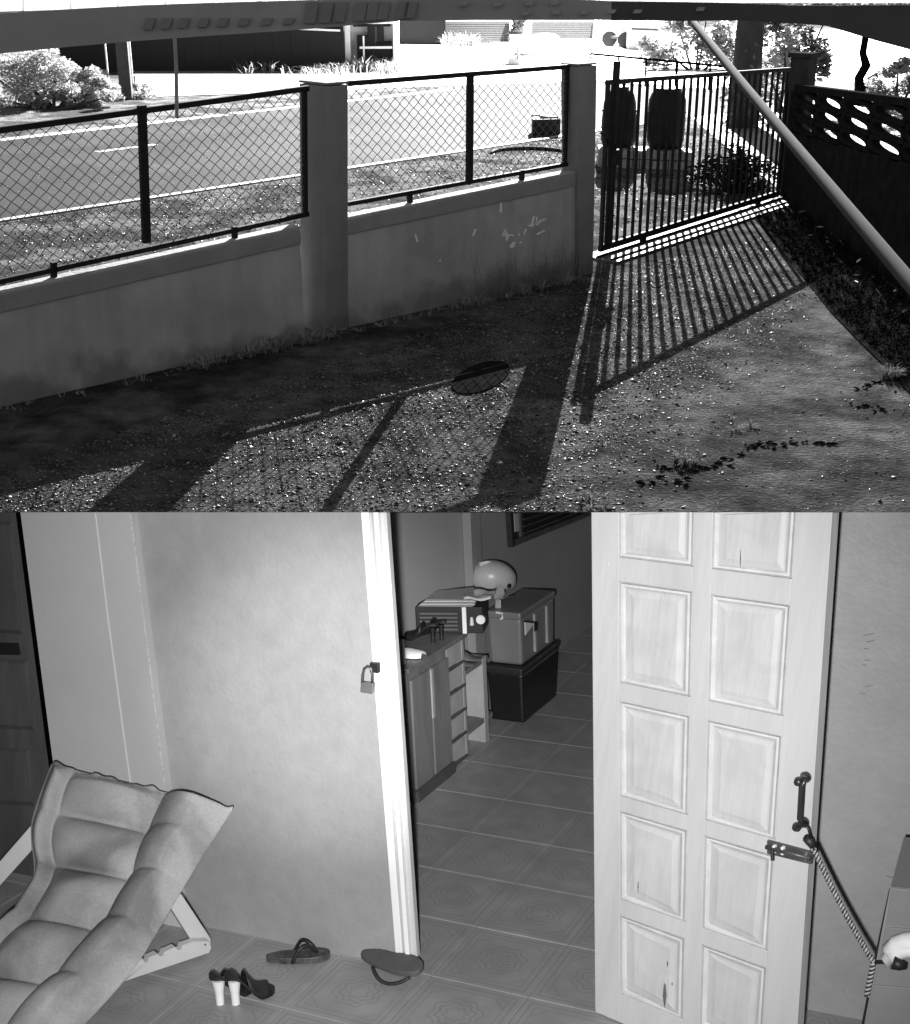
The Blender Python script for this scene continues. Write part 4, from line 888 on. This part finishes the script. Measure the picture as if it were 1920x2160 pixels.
for (x_, y0, y1, wd) in ((1402, 2074, 2128, 4), (1408, 2027, 2040, 1.3), (1418, 2072, 2080, 1.5), (1346, 1858, 1885, 1), (1562, 1160, 1200, 1)):
    mb.slab([dp(x_-wd*.3, y0, -.0062), dp(x_+wd*.5, y0+4, -.0062), dp(x_+wd, (y0+y1)/2, -.0062), dp(x_, y1, -.0062), dp(x_-wd, (y0+y1)/2, -.0062)], ND*-.001)
build('chipped_patch', mb, mat('bare_wood', .12, .8, .4, 30), door)
# pull handle
mb = MB(); mb.tube([dp(1698, 1638, .045), dp(1692, 1660, .05), dp(1688, 1728, .05), dp(1694, 1736, .045)], .0085, 10)
h_ = build('handle', mb, mat('handle_black', .03, .3, .1), door, smooth=True)
for (x_, y_) in ((1702, 1638), (1698, 1733)):
    mb = MB(); c = dp(x_, y_, .0); mb.lathe(c, ND, [(.014, 0), (.015, .008), (.009, .02), (.010, .035), (.012, .045), (.008, .054)], 16, NB); build('rose', mb, bpy.data.materials['handle_black'], h_, smooth=True)
bt = MB(); bt.slab([dp(x, y, .010) for x, y in ((1618, 1773), (1716, 1799), (1711, 1824), (1618, 1801))], -ND*.0095); bo = build('bolt', bt, mat('bolt_dark', .06, .4, .3, 30), door, bevel=.001)
mb = MB(); mb.tube([dp(1616, 1787, .02), dp(1710, 1811, .02)], .0062, 10); build('slide', mb, bpy.data.materials['bolt_dark'], bo, smooth=True)
for x_, y_ in ((1634, 1791), (1652, 1794), (1702, 1807)): mb = MB(); mb.cbox(dp(x_, y_, .016), DD*.008, NB*.022, ND*.014); build('keeper', mb, M['white'] if x_ < 1660 else M['met'], bo, bevel=.002)
mb = MB(); mb.tube([dp(1630, 1792, .025), dp(1630, 1815, .03)], .0055, 8); build('knob', mb, M['black'], bo)
# hinges on the left edge
for y_ in (1190, 1306): mb = MB(); mb.cbox(dp(1281, y_, .001), DD*.010, NB*.010, ND*.002); build('screw_plate', mb, M['doorp'], door, bevel=.001)

# ---- plinth at the lower right, with the white cloth; the tie rope
PR = f(1815, 2188); t = thing('tiled_plinth', 'tall grey tiled plinth at the lower right corner', 'plinth', PR)
PO, PD, PN = A1, D1, N1; o_ = .33
def pw(x, y, off=o_): return w(x, y, off)
mb = MB(); mb.slab([pw(x, y) for x, y in ((1879, 1871), (2060, 1885), (2060, 2300), (1795, 2300))], -N1*.30); build('carcass', mb, mat('plinth_grey', .23, .6, .1), t)
for q in (((1881, 1874), (1975, 1881), (1975, 1960), (1869, 1952)), ((1868, 1956), (1975, 1964), (1975, 2085), (1845, 2074)), ((1844, 2078), (1975, 2089), (1975, 2200), (1820, 2185))):
    mb = MB(); mb.slab([pw(x, y, o_+.006) for x, y in q], -N1*.0055); build('tile', mb, mat('plinth_tile', .2, .5, .12, 4) if 'plinth_tile' not in bpy.data.materials else bpy.data.materials['plinth_tile'], t, bevel=.0015)
mb = MB(); mb.slab([pw(x, y, o_+.007) for x, y in ((1875, 1878), (1878, 1872), (1848, 2030), (1818, 2190), (1812, 2190), (1843, 2028))], -N1*.004); build('corner_trim', mb, M['black'], t)
# cloth roll: a thick draped loop
cl = [(1876, 2040), (1874, 2022), (1879, 2006), (1893, 1995), (1912, 1990), (1940, 1988)]
mb = MB(); rr = [.009, .017, .022, .024, .026, .026]; mb.tube([w(x, y, o_+.05) for x, y in cl], rr, 12)
mb.tube([w(x, y+14, o_+.06) for x, y in cl[2:]], .018, 12); mb.tube([w(1882, 2030, o_+.05), w(1892, 2018, o_+.06), w(1910, 2012, o_+.06), w(1940, 2008, o_+.06)], .011, 10)
build('white_cloth', mb, M['white'], smooth=True, label='rolled white cloth hooked on the plinth at the lower right edge', category='cloth')
# rope
rp = mat('rope_strand', .4, .9, .1); rk = mat('rope_dark_strand', .025, .9, .1)
R0 = dp(1716, 1790, .05); R1 = w(1843, 2030, o_+.03); R2 = w(1829, 2100, o_+.015)
rt = thing('tie_rope', 'black and white twisted rope tying the door handle to the plinth', 'rope', R1)
def rope(A, B, turns, par, sag=0.):
    n_ = 90
    for s_ in range(4):
        mb = MB(); pts = []; ax_ = (B-A).normalized(); u_ = ax_.cross(V((0, 0, 1))).normalized(); v_ = ax_.cross(u_)
        for i in range(n_+1):
            k_ = i/n_; a = 2*math.pi*turns*k_+s_*math.pi/2; pts.append(seg(A, B, k_)-NB*sag*math.sin(k_*math.pi)+(u_*math.cos(a)+v_*math.sin(a))*.0042)
        mb.tube(pts, .0038, 5); build('strand', mb, rk if s_ % 2 else rp, par, smooth=True)
rope(R0, R1, 17, rt, .012); rope(R1, R2, 4, rt)
mb = MB(); mb.tube([dp(1698, 1736, .055), dp(1706, 1748, .06), dp(1711, 1768, .055)], .004, 7); mb.tube([dp(1683, 1740, .05), dp(1680, 1750, .055), dp(1684, 1753, .055)], .004, 6); build('loop', mb, M['black'], rt, smooth=True)
mb = MB(); mb.tube([dp(1700, 1768, .05), dp(1708, 1774, .055), dp(1715, 1786, .05)], [.010, .013, .009], 9); build('rope_end', mb, M['blk'], rt, smooth=True)
mb = MB(); mb.tube([w(1846, 2030, o_+.03), w(1876, 2031, o_+.05)], .0045, 7); mb.tube([w(1884, 2030, o_+.08), w(1900, 2036, o_+.08), w(1914, 2039, o_+.08)], [.018, .014, .007], 9); build('hook', mb, M['black'], rt, smooth=True)

# ---- deck chair
t = thing('lounge_chair', 'folding wooden lounge chair with a thick tufted fabric cushion at lower left', 'chair', f(330, 2080))
Lf = [(108, 1612, 5.35), (66, 1738, 5.15), (66, 1862, 5.0), (-35, 1990, 4.85), (-175, 2150, 4.6), (-300, 2330, 4.4)]
Rt = [(492, 1706, 5.1), (428, 1806, 4.9), (368, 1905, 4.75), (285, 2040, 4.55), (172, 2170, 4.35), (30, 2330, 4.2)]
def cat(P, s):                                                 # Catmull-Rom along a list of points
    n_ = len(P)-1; x = min(max(s*n_, 0), n_-1e-6); i = int(x); f_ = x-i; p0, p1, p2, p3 = P[max(i-1, 0)], P[i], P[i+1], P[min(i+2, n_)]
    return .5*((2*p1)+(p2-p0)*f_+(2*p0-5*p1+4*p2-p3)*f_*f_+(3*p1-p0-3*p2+p3)*f_**3)
tw = lambda x, y: (w(x, y)-CAM).dot(-BCK)
tl0, tr0 = tw(108, 1612)-.20, tw(492, 1706)-.14; tz = -.1
Lf = [(x, y, tl0-q) for (x, y, _), q in zip(Lf, (0, .13, .25, .42, .60, .80))]; Rt = [(x, y, tr0-q) for (x, y, _), q in zip(Rt, (0, .14, .27, .47, .62, .82))]
LP = [far(*q) for q in Lf]; RP = [far(*q) for q in Rt]
cols = [.0, .13, .66, 1.0]; rowsq = [0, .155, .33, .51, .69, .86, 1.0]
def puff(s, q):
    def cell(v_, e):
        for i in range(len(e)-1):
            if v_ <= e[i+1]+1e-9: return i, (v_-e[i])/(e[i+1]-e[i])
    i, a = cell(s, cols); j, b = cell(q, rowsq)
    pa = math.sin(math.pi*min(max(a, 0), 1))**.55; pb_ = math.sin(math.pi*min(max(b, 0), 1))**.5
    if i == 1: h = pa*pb_
    else:
        edge_ = math.sin(math.pi*min(max(a, 0), 1))**.5; h = edge_*(.75+.25*pb_)
    return h
NR, NC = 150, 110; front = []; back = []
for i in range(NR+1):
    q = i/NR; L_ = cat(LP, q); R_ = cat(RP, q); L2, R2_ = cat(LP, min(q+.01, 1)), cat(RP, min(q+.01, 1)); rf = []; rbk = []
    for j in range(NC+1):
        s = j/NC; P = seg(L_, R_, s)
        dn = (seg(L2, R2_, s)-P); dn = dn if dn.length > 1e-6 else (P-seg(cat(LP, q-.01), cat(RP, q-.01), s)); nn = dn.cross(R_-L_).normalized()
        if nn.dot(CAM-P) < 0: nn = -nn
        sagx = -.012*math.sin(math.pi*s)
        wr = .0012*math.sin(s*33+3*math.sin(q*9))*max(0, math.sin(q*21+s*4))**2+.0010*math.sin(q*70+s*11)*max(0, math.sin(s*9+q*3))**3
        ed = min(1, s*9, (1-s)*9, q*14+.15); P2 = P+nn*(puff(s, q)*(.085+.03*(s > .66))*ed+wr*ed-.03*math.sin(math.pi*s)*math.sin(math.pi*min(1, q*1.4)))
        if q < .02: P2 += NB*(.010*math.sin(s*26)+.006*math.sin(s*57))*(1-q/.02)
        rf.append(P2); rbk.append(P-nn*.045*min(1, s*12, (1-s)*12, q*20))
    front.append(rf); back.append(rbk)
mb = MB(); mb.grid(front); mb.grid(back); m0 = (NR+1)*(NC+1)
for i in range(NR):
    for j in (0, NC): a, b = i*(NC+1)+j, (i+1)*(NC+1)+j; mb.f.append((a, b, b+m0, a+m0)); mb.m.append(0)
for j in range(NC):
    for i in (0, NR): a, b = i*(NC+1)+j, i*(NC+1)+j+1; mb.f.append((a, b, b+m0, a+m0)); mb.m.append(0)
two_tone(M['fab'], .52, 1.0, 3.1, .36, .52, 8, .35)
build('cushion', mb, M['fab'], t, smooth=True)
# frame pieces measured on an upright plane through the rear foot
FP_ = f(446, 2012); _, fd, fn = vplane(f(446, 2012), f(262, 2082))
def cf(x, y, off=0.): return on(x, y, FP_+fn*off, fn)
def wq2(name, q, off, th, m=M['frame']): mb = MB(); mb.slab([cf(x, y, off) for x, y in q], -fn*th); return build(name, mb, m, t, bevel=.003)
wq2('rear_leg', [(340, 1862), (384, 1888), (445, 1980), (446, 2004), (438, 2012), (420, 2010), (360, 1915)], .0, .028)
rail_q = [(262, 2070), (284, 2030), (296, 2025), (300, 2022), (306, 2030), (311, 2029), (314, 2020), (332, 2012), (338, 2018), (344, 2016), (346, 2008), (370, 1998), (376, 2004), (382, 2003), (385, 1994), (410, 1986), (440, 1985), (446, 1998), (441, 2010), (256, 2072)]
wq2('notched_rail', rail_q, .031, .028)
mb = MB(); mb.tube([cf(433, 1993, .034), cf(433, 1993, .036)], .0035, 10); build('rivet', mb, M['blk'], t)
wq2('cross_slat', [(330, 1955), (340, 1948), (402, 1982), (400, 1988)], -.3, .02); wq2('cross_slat', [(345, 1930), (352, 1925), (390, 1965), (380, 1968)], -.42, .03, M['dwood'])
Lp = [(-20, 1842), (70, 1738), (72, 1790), (0, 1870), (-20, 1888)]
mb = MB(); mb.slab([far(x, y, tl0-.1) for x, y in Lp], -BCK*-.03); build('arm_rail', mb, M['frame'], t, bevel=.003)
# ---- footwear on the floor
def fl(x, y, h=0.): return f(x, y, h)
def flipflop(lab, px, m, th, h0=0., strap=True, flip=False, tilt=0., name='flip_flop', strapm=None):
    A, B = f(*px[0]), f(*px[1]); L_ = (B-A); l_ = L_.length; dx = L_.normalized(); dy = NB.cross(dx); C = (A+B)/2
    t = thing(name, lab, 'sandal', C, None); prof = []
    wd = l_*.175
    for i in range(36):
        a = 2*math.pi*i/36; x = math.cos(a); y = math.sin(a); ww = wd*(.93+.26*x-.06*x*x)-.009*math.exp(-((x+.05)/.3)**2)*(1 if y > 0 else .3)
        prof.append(C+dx*(x*l_/2)+dy*(math.copysign(abs(y)**.85, y)*ww))
    up = NB*1.0
    mb = MB(); q1 = [p+up*(h0+tilt*(p-C).dot(dy)) for p in prof]; mb.slab([p+up*.004 for p in q1], up*th); build('sole', mb, m, t, bevel=.004)
    if strap:
        toe = C+dx*l_*.30+up*(h0+th); sgn = 1
        for s_ in (1, -1):
            e = C-dx*l_*.08+dy*wd*.95*s_+up*(h0+th*.5)
            pts = [toe+up*.004, seg(toe, e, .3)+up*.036, seg(toe, e, .65)+up*.042+dy*s_*.004, e]
            if flip: pts = [p-up*(2*((p-C).dot(up)-h0-th*.4))*0+(-up*0) for p in pts]
            P = [cat(pts, k_/10) for k_ in range(11)]; mb = MB(); mb.tube(P, .0065, 8); build('strap', mb, strapm or M['black'], t, smooth=True)
    return t
flipflop('black patterned flip-flop standing nearest the middle of the wall', ((562, 2030), (697, 2022)), mat('rubber_pattern', .05, .5, .9, 30), .022)
ft = flipflop('dark grey flip-flop lying overturned below the bright door jamb', ((764, 2040), (893, 2074)), mat('rubber_grey', .07, .6, .15, 20), .018, h0=.035, strap=False, tilt=.30)
C = f(812, 2062); mb = MB(); P = [f(786, 2040, .035), f(792, 2056, .025), f(804, 2070, .012), f(824, 2076, .010), f(846, 2072, .02), f(864, 2062, .035)]
mb.tube([cat(P, k_/12) for k_ in range(13)], .006, 8); build('strap', mb, M['blk'], ft, smooth=True)
def heel_shoe(lab, base, heeldir, l_=.15, hh=.085, wd=.042, mu=M['black'], mh=M['white'], name='heeled_mule', th=.012, hr=(.013, .021), upper=True):
    """base: floor point under the heel; heeldir: unit vector from heel to toe"""
    dx = heeldir; dy = NB.cross(dx); t = thing(name, lab, 'shoe', base, None)
    mb = MB(); mb.lathe(base, NB, [(hr[0], 0), (hr[0]*1.05, hh*.4), (hr[1], hh*.95)], 14, dx); build('heel', mb, mh, t, smooth=False)
    top = []; botm = []; n_ = 22; ctr = []
    for i in range(n_+1):
        k_ = i/n_; x = -.03+k_*(l_+.0); z = hh*(1-min(1, max(0, (k_-.18)/.52))**1.3) if k_ > .18 else hh
        z = hh*(.5+.5*math.cos(math.pi*min(1, max(0, (k_-.12)/.58))))+.006
        ww = wd*math.sqrt(max(.02, 1-abs(2*k_-1)**3.2))*(.82+.26*k_); ctr.append((x, z, ww))
        top.append([base+dx*x+dy*ww*s_+NB*(z+th) for s_ in (-1, -.5, 0, .5, 1)]); botm.append([base+dx*x+dy*ww*s_+NB*z for s_ in (-1, -.5, 0, .5, 1)])
    mb = MB(); mb.grid(top); mb.grid(botm); m0 = (n_+1)*5
    for i in range(n_):
        for j in (0, 4): a = i*5+j; mb.f.append((a, a+5, a+5+m0, a+m0)); mb.m.append(0)
    for i in (0, n_):
        for j in range(4): a = i*5+j; mb.f.append((a, a+1, a+1+m0, a+m0)); mb.m.append(0)
    build('sole', mb, mu, t)
    if upper:
        mb = MB(); G = []
        for i in range(9):
            k_ = .45+i/8*.42; x, z, ww = ctr[int(k_*n_)]; G.append([base+dx*x+dy*ww*1.05*math.cos(a)+NB*(z+th*.5+.046*math.sin(a)*(1-.35*i/8)) for a in np.linspace(math.pi, 0, 13)])
        mb.grid(G); o = build('upper', mb, mu, t, smooth=True); sd = o.modifiers.new('s', 'SOLIDIFY'); sd.thickness = .004
    return t
hd = (f(540, 2060)-f(470, 2085)).normalized(); hd = (hd*.75+E2*.45).normalized()
heel_shoe('left black heeled mule with a pale heel, beside the lounge chair', f(465, 2117), hd, .15, .088, .040)
heel_shoe('right black heeled mule with a pale heel, nearer the flip-flops', f(498, 2117), (hd*.8+E1*.25).normalized(), .16, .088, .040)

# ---- furniture in the back room
def liftpt(P, h): return P+NB*h
F0 = f(873, 1690); F1 = onl(F0, E2, 952); hc = height_at(F0, 1418); F2 = onl(F0, E2, 984)
dep = abs((F0-A2).dot(N2))-.03; bd = -N2*dep
ct = thing('shoe_cabinet', 'dark wood shoe cabinet against the inner wall just inside the doorway', 'cabinet', F0)
mb = MB(); mb.box(F0+N2*0, F1-F0, bd, NB*hc); build('body', mb, M['cab'], ct)
mb = MB(); mb.box(F0+NB*(hc+.001)-E2*.02+N2*.02, (F2-F0)+E2*.04, bd*1.0-N2*.02, NB*.02); build('top_board', mb, mat('cabinet_top', .15, .4, .2, 8), ct, bevel=.002)
for k_ in range(2):
    a = F0+(F1-F0)*(k_*.5+.02)+NB*.05+N2*.004; mb = MB(); mb.box(a, (F1-F0)*.46, N2*.012, NB*(hc-.09)); build('door', mb, M['cab'], ct, bevel=.002)
mb = MB(); mb.box(F0+(F1-F0)*.47+NB*(hc*.55)+N2*.018, (F1-F0)*.05, N2*.008, NB*.38*hc); build('handle_strip', mb, M['cabl'], ct)
mb = MB(); mb.box(F0+N2*.01-E2*.01, (F1-F0), N2*.02, NB*.05); build('plinth', mb, M['dwood'], ct)
# open cubbies facing us at the far end
for k_ in range(5):
    h0 = hc*(.02+k_*.196); mb = MB(); mb.box(F1+E2*.004+NB*(h0+.012)-N2*.0, (F2-F1)*.96, -N2*.02, NB*(hc*.196-.016)); build('drawer_front', mb, M['cabl'], ct, bevel=.002)
    mb = MB(); mb.box(F1+E2*.004+NB*h0, (F2-F1)*.98, N2*.012, NB*.01); build('shelf', mb, M['dwood'], ct)
mb = MB(); mb.box(F1+E2*.004-N2*.03, (F2-F1)*.97, bd*.8, NB*hc*.98); build('side_body', mb, M['cab'], ct)
mb = MB(); mb.box(F2+E2*.003, E2*.02, bd, NB*hc); build('end_board', mb, M['cabl'], ct)
# low rack at the far end
R0_ = f(1040, 1541); F3 = onl(F2, E2, 1036)
rk_ = thing('low_rack', 'low wooden shelf rack between the cabinet and the black tub', 'rack', F2)
for h_, e_ in ((.10, 1.0), (height_at(F2, 1420)-.02, .9)): mb = MB(); mb.box(F2+E2*.03+NB*h_, (F3-F2)*e_, bd*.9, NB*.022); build('shelf', mb, M['cab'], rk_)
hr_ = height_at(F2, 1415)
mb = MB(); mb.box(F3-E2*.06, E2*.03, bd*.9, NB*hr_); build('upright', mb, M['cabl'], rk_)
mb = MB(); mb.box(F3-E2*.065+N2*.003, E2*.04, -N2*.03, NB*(hr_+.0)); build('leg', mb, M['cabl'], rk_)
# grey shoes on the rack
for k_, lab in ((.25, 'left grey slipper on the low rack'), (.55, 'right grey slipper on the low rack')):
    P = F2+(F3-F2)*k_-N2*.02+NB*(hr_+.005); mb = MB(); rows_ = []
    for i in range(11):
        q = i/10; rows_.append([P-N2*(.2*(1-q)-.05)+E2*(math.cos(a)*.035*math.sin(math.pi*(.12+.8*q))**.5)+NB*(.004+.045*math.sin(a)*(math.sin(math.pi*min(1, q*1.2+.1))*.8+.15)) for a in np.linspace(0, math.pi, 11)])
    mb.grid(rows_); build('slipper', mb, mat('slipper_grey', .12, .6, .15), smooth=True, label=lab, category='slipper', group='slippers on the low rack')
# tubs
def tub(lab, name, Pn, Pl, Pr, h0, h1, m, lidm, rim=.018, taper=.9, lid=False):
    a = Pl-Pn; b = Pr-Pn; c = Pn+(a+b)*.5; t = thing(name, lab, 'storage box', c+NB*h0)
    def ring(k_, h): return [c+(p-c)*k_+NB*h for p in (Pn, Pr, Pr+a, Pl)]
    mb = MB(); mb.hexa(ring(taper, h0), ring(1., h1-.03)); build('body', mb, m, t, bevel=.015)
    mb = MB(); mb.hexa(ring(1.04, h1-.04), ring(1.05, h1)); build('rim' if not lid else 'lid', mb, lidm, t, bevel=.01)
    return t, ring
Pn = f(1106, 1528); Pl = onl(Pn, -E1, 1036); Pr = onl(Pn, E2, 1176)
# the rim is wider than the foot: measure the foot, then grow upwards
cc = Pn+((Pl-Pn)+(Pr-Pn))*.5; Pn, Pl, Pr = [cc+(p-cc)/.93 for p in (Pn, Pl, Pr)]
hT = height_at(Pn, 1410)
t1, ring1 = tub('large black plastic storage tub on the back room floor', 'storage_tub', Pn, Pl, Pr, .002, hT, M['tubd'], M['blk'], taper=.93)
cc = Pn+((Pl-Pn)+(Pr-Pn))*.5; q3 = [cc+(p-cc)*.93 for p in (Pn, Pl, Pr)]
sh_ = -E1*.01; hG = hT+.003; Qn = q3[0]; hTop = height_at(Qn, 1293)
t2, ring2 = tub('grey lidded storage box stacked on the black tub under the helmet', 'storage_box', q3[0], q3[1], q3[2], hG, hTop, M['tubg'], mat('box_lid', .17, .4, .1), taper=.95, lid=True)
# ribs and label and latch on the grey box right face
a = q3[2]-q3[0]; nR = a.normalized().cross(NB); nR = nR if nR.dot(CAM-q3[0]) > 0 else -nR
for s_ in (.36, .72): mb = MB(); mb.box(q3[0]+a*s_+NB*(hG+.03)-nR*.010, a.normalized()*.02, nR*.018, NB*(hTop-hG-.08)); build('rib', mb, M['cabl'], t2)
mb = MB(); 
P_ = lambda x, y: on(x, y, q3[0]+nR*.012, nR)
mb.slab([P_(1108, 1313), P_(1127, 1315), P_(1109, 1340)], -nR*.004); build('torn_label', mb, M['white'], t2)
mb = MB(); mb.slab([P_(1106, 1309), P_(1136, 1311), P_(1134, 1330), P_(1128, 1332), P_(1128, 1314), P_(1107, 1312)], -nR*.003); build('clip', mb, M['black'], t2)
nL = -E2; P_ = lambda x, y: on(x, y, q3[0]+nL*.014, nL)
mb = MB(); mb.tube([P_(1047, 1292), P_(1060, 1294), P_(1060, 1304), P_(1056, 1306)], .006, 7); build('hook', mb, M['white'], t2)
# helmet
HC = q3[0]+(q3[1]-q3[0])*.62+a*.30+NB*(hTop+.11)
HC = on(1037, 1222, HC, -BCK); ht_ = thing('helmet', 'pale open face motorcycle helmet resting on the grey storage box', 'helmet', HC-NB*.13)
kk = (HC-CAM).dot(-BCK)/FL; R = 49*kk
mb = MB(); G = []
for i in range(25):
    th = math.pi*.66*i/24; row = []
    for j in range(41):
        ph = 2*math.pi*j/40; r = R*(1+.05*math.cos(ph))
        cut = 1.0
        x, y, z = math.sin(th)*math.cos(ph)*r*1.02, math.sin(th)*math.sin(ph)*R*.95, math.cos(th)*R*.86
        row.append(HC+RGT*x+BCK*y+NB*(z-.0*R))
    G.append(row)
mb.grid(G); sh2 = build('shell', mb, M['helm'], ht_, smooth=True); sd = sh2.modifiers.new('s', 'SOLIDIFY'); sd.thickness = .012
def hp_(x, y, o=0.): 
    P = on(x, y, HC, BCK); d_ = P-HC; r2 = (d_.length/R)**2; return P+BCK*(R*.95*math.sqrt(max(.02, 1-r2))+o)
mb = MB(); mb.slab([hp_(x, y, .006) for x, y in ((1041, 1247), (1041, 1236), (1046, 1229), (1053, 1229), (1061, 1236), (1064, 1250), (1060, 1262), (1042, 1262))], -BCK*.01); build('ear_pad', mb, mat('earpad', .36, .6, .1), ht_, bevel=.003)
mb = MB(); c = hp_(1072, 1234, -.004); mb.lathe(c, (BCK*.7+RGT*.5).normalized(), [(.012, 0), (.012, .008), (.006, .010)], 14); build('snap', mb, M['tubd'], ht_)
mb = MB(); mb.slab([hp_(x, y, .008) for x, y in ((1045, 1262), (1056, 1263), (1057, 1298), (1050, 1296), (1044, 1285))], -BCK*.006); build('chin_strap', mb, M['helm'], ht_)
mb = MB(); mb.slab([hp_(x, y, .004) for x, y in ((1010, 1186), (1022, 1183), (1036, 1183), (1022, 1191), (1013, 1193))], -BCK*.005); build('sticker', mb, M['white'], ht_)
mb = MB(); mb.tube([hp_(1071, 1262, .003), hp_(1085, 1256, .0)], .006, 8); build('visor_edge', mb, M['black'], ht_)
# black grille heater on the cabinet top, papers over it
hcT = hc+.022
def ct_(x, y, h=hcT): return f(x, y, h)
H0, H1 = f(878, 1336, hcT), f(1020, 1337, hcT); dH = H1-H0; hH = height_at(H0, 1281); nH = dH.normalized().cross(NB); nH = nH if nH.dot(CAM-H0) > 0 else -nH
hb_ = thing('grille_box', 'black box with a slatted grille on the cabinet behind the heels', 'box', H0); back_ = -nH*.14
mb = MB(); mb.box(H0+NB*.001, dH, back_, NB*hH); build('case', mb, M['black'], hb_, bevel=.004)
for k_ in range(5):
    mb = MB(); mb.box(H0+dH*.07+NB*hH*(.14+.15*k_)+nH*.001, dH*.56, nH*.006, NB*hH*.06); build('slat', mb, mat('grille_slat', .10, .5, .1) if k_ == 0 else bpy.data.materials['grille_slat'], hb_)
mb = MB(); mb.box(H0+dH*.70+nH*.001+NB*.002, dH*.06, nH*.005, NB*hH); build('white_strip', mb, M['white'], hb_)
mb = MB(); mb.tube([H0+dH*.84+nH*.008+NB*hH*.65, H0+dH*.84+nH*.008+NB*hH*.35], [.006, .010], 8); build('dial', mb, M['paper'], hb_)
mb = MB(); c = H0+dH*.97+nH*.004+NB*hH*.55; mb.lathe(c, nH, [(.022, 0), (.02, .006)], 16, NB); build('round_badge', mb, M['white'], hb_)
pp = thing('paper_pile', 'loose pale papers spread on top of the black grille box', 'papers', H0+NB*hH)
for k_ in range(5):
    mb = MB(); o2 = NB*(hH+.004+.007*k_); mb.slab([H0+dH*(.05+.03*k_)+o2-back_*-.02, H0+dH*(.86+.03*(k_ % 2))+o2, H0+dH*(.9-.03*k_)+back_*(1.1+.1*k_)+o2+NB*.006, H0+dH*(.15+.02*k_)+back_*(1.15)+o2], NB*.003); build('sheet', mb, M['paper'] if k_ % 2 else M['cabl'], pp)
mb = MB(); G = []
for i in range(9):
    G.append([H0+dH*(.72+.4*i/8)+back_*(.1+1.2*j/8)+NB*(hH+.035+.006*math.sin(i*.9+j*.7)+.004*math.sin(j*1.1)) for j in range(9)])
mb.grid(G); o = build('plastic_bag', mb, M['paper'], smooth=True, label='crumpled pale plastic bag between the papers and the helmet', category='bag'); sd = o.modifiers.new('s', 'SOLIDIFY'); sd.thickness = .003
# black high heels on the cabinet
hd2 = (f(850, 1345, hcT)-f(915, 1352, hcT)).normalized()
def lifted_heel(lab, px, py, dirv): heel_shoe(lab, f(px, py, hcT), dirv, .19, .075, .032, M['black'], M['black'], 'high_heel', .01, (.009, .014))
lifted_heel('nearer black high heeled shoe on the cabinet top', 914, 1356, hd2); lifted_heel('farther black high heeled shoe against the grille box', 932, 1349, (hd2+E2*.35).normalized())
mb = MB(); P = f(866, 1391, hc-.03); c = f(868, 1384, hcT+.0); G = []
for i in range(10):
    q = i/9; G.append([c+E1*(-.05+.11*q)+E2*(math.cos(a)*.045*math.sin(math.pi*(.1+.8*q))**.5)+NB*(.003+.035*math.sin(a)*(1-q*.3)) for a in np.linspace(0, math.pi, 9)])
mb.grid(G); build('slipper', mb, M['white'], smooth=True, label='small white slipper at the near corner of the cabinet top', category='slipper')
# folded rack behind the jamb
t = thing('folded_rack', 'pale folded rack standing just inside the bright door jamb', 'rack', f(858, 1702))
def upr(x0, y0, x1, wpx, m, ytop):
    A = f(x0, y0); k_ = (A-CAM).length/FL; h_ = height_at(A, ytop); dxs = (x1-proj(A+NB*h_)[0])*k_; mb = MB(); T = A+NB*h_+RGT*dxs; ww = RGT*wpx*k_; dd = E2*.02
    mb.hexa([A, A+ww, A+ww+dd, A+dd], [T, T+ww, T+ww+dd, T+dd]); build('upright', mb, m, t, bevel=.002)
upr(852, 1692, 823, 4, M['cabl'], 1275); upr(858, 1697, 829, 3, M['paper'], 1275); upr(866, 1684, 842, 6, M['cabl'], 1350)
A = f(855, 1697); mb = MB(); mb.cbox(A+NB*(height_at(A, 1268))+RGT*-.05, RGT*.028, E2*.03, NB*.03); build('cap', mb, M['white'], t, bevel=.003)
mb = MB(); mb.cbox(f(859, 1697, .012), RGT*.02, E2*.03, NB*.022); build('foot', mb, M['white'], t, bevel=.003)
print('room depth at chair foot', tz+4.75, 'wall depth', (w(300,1650)-CAM).dot(-BCK)); print('tile', ts, 'hc', hc, 'dep', dep, 'hT', hT, hTop, 'ZW', ZW, 'zg', zg)
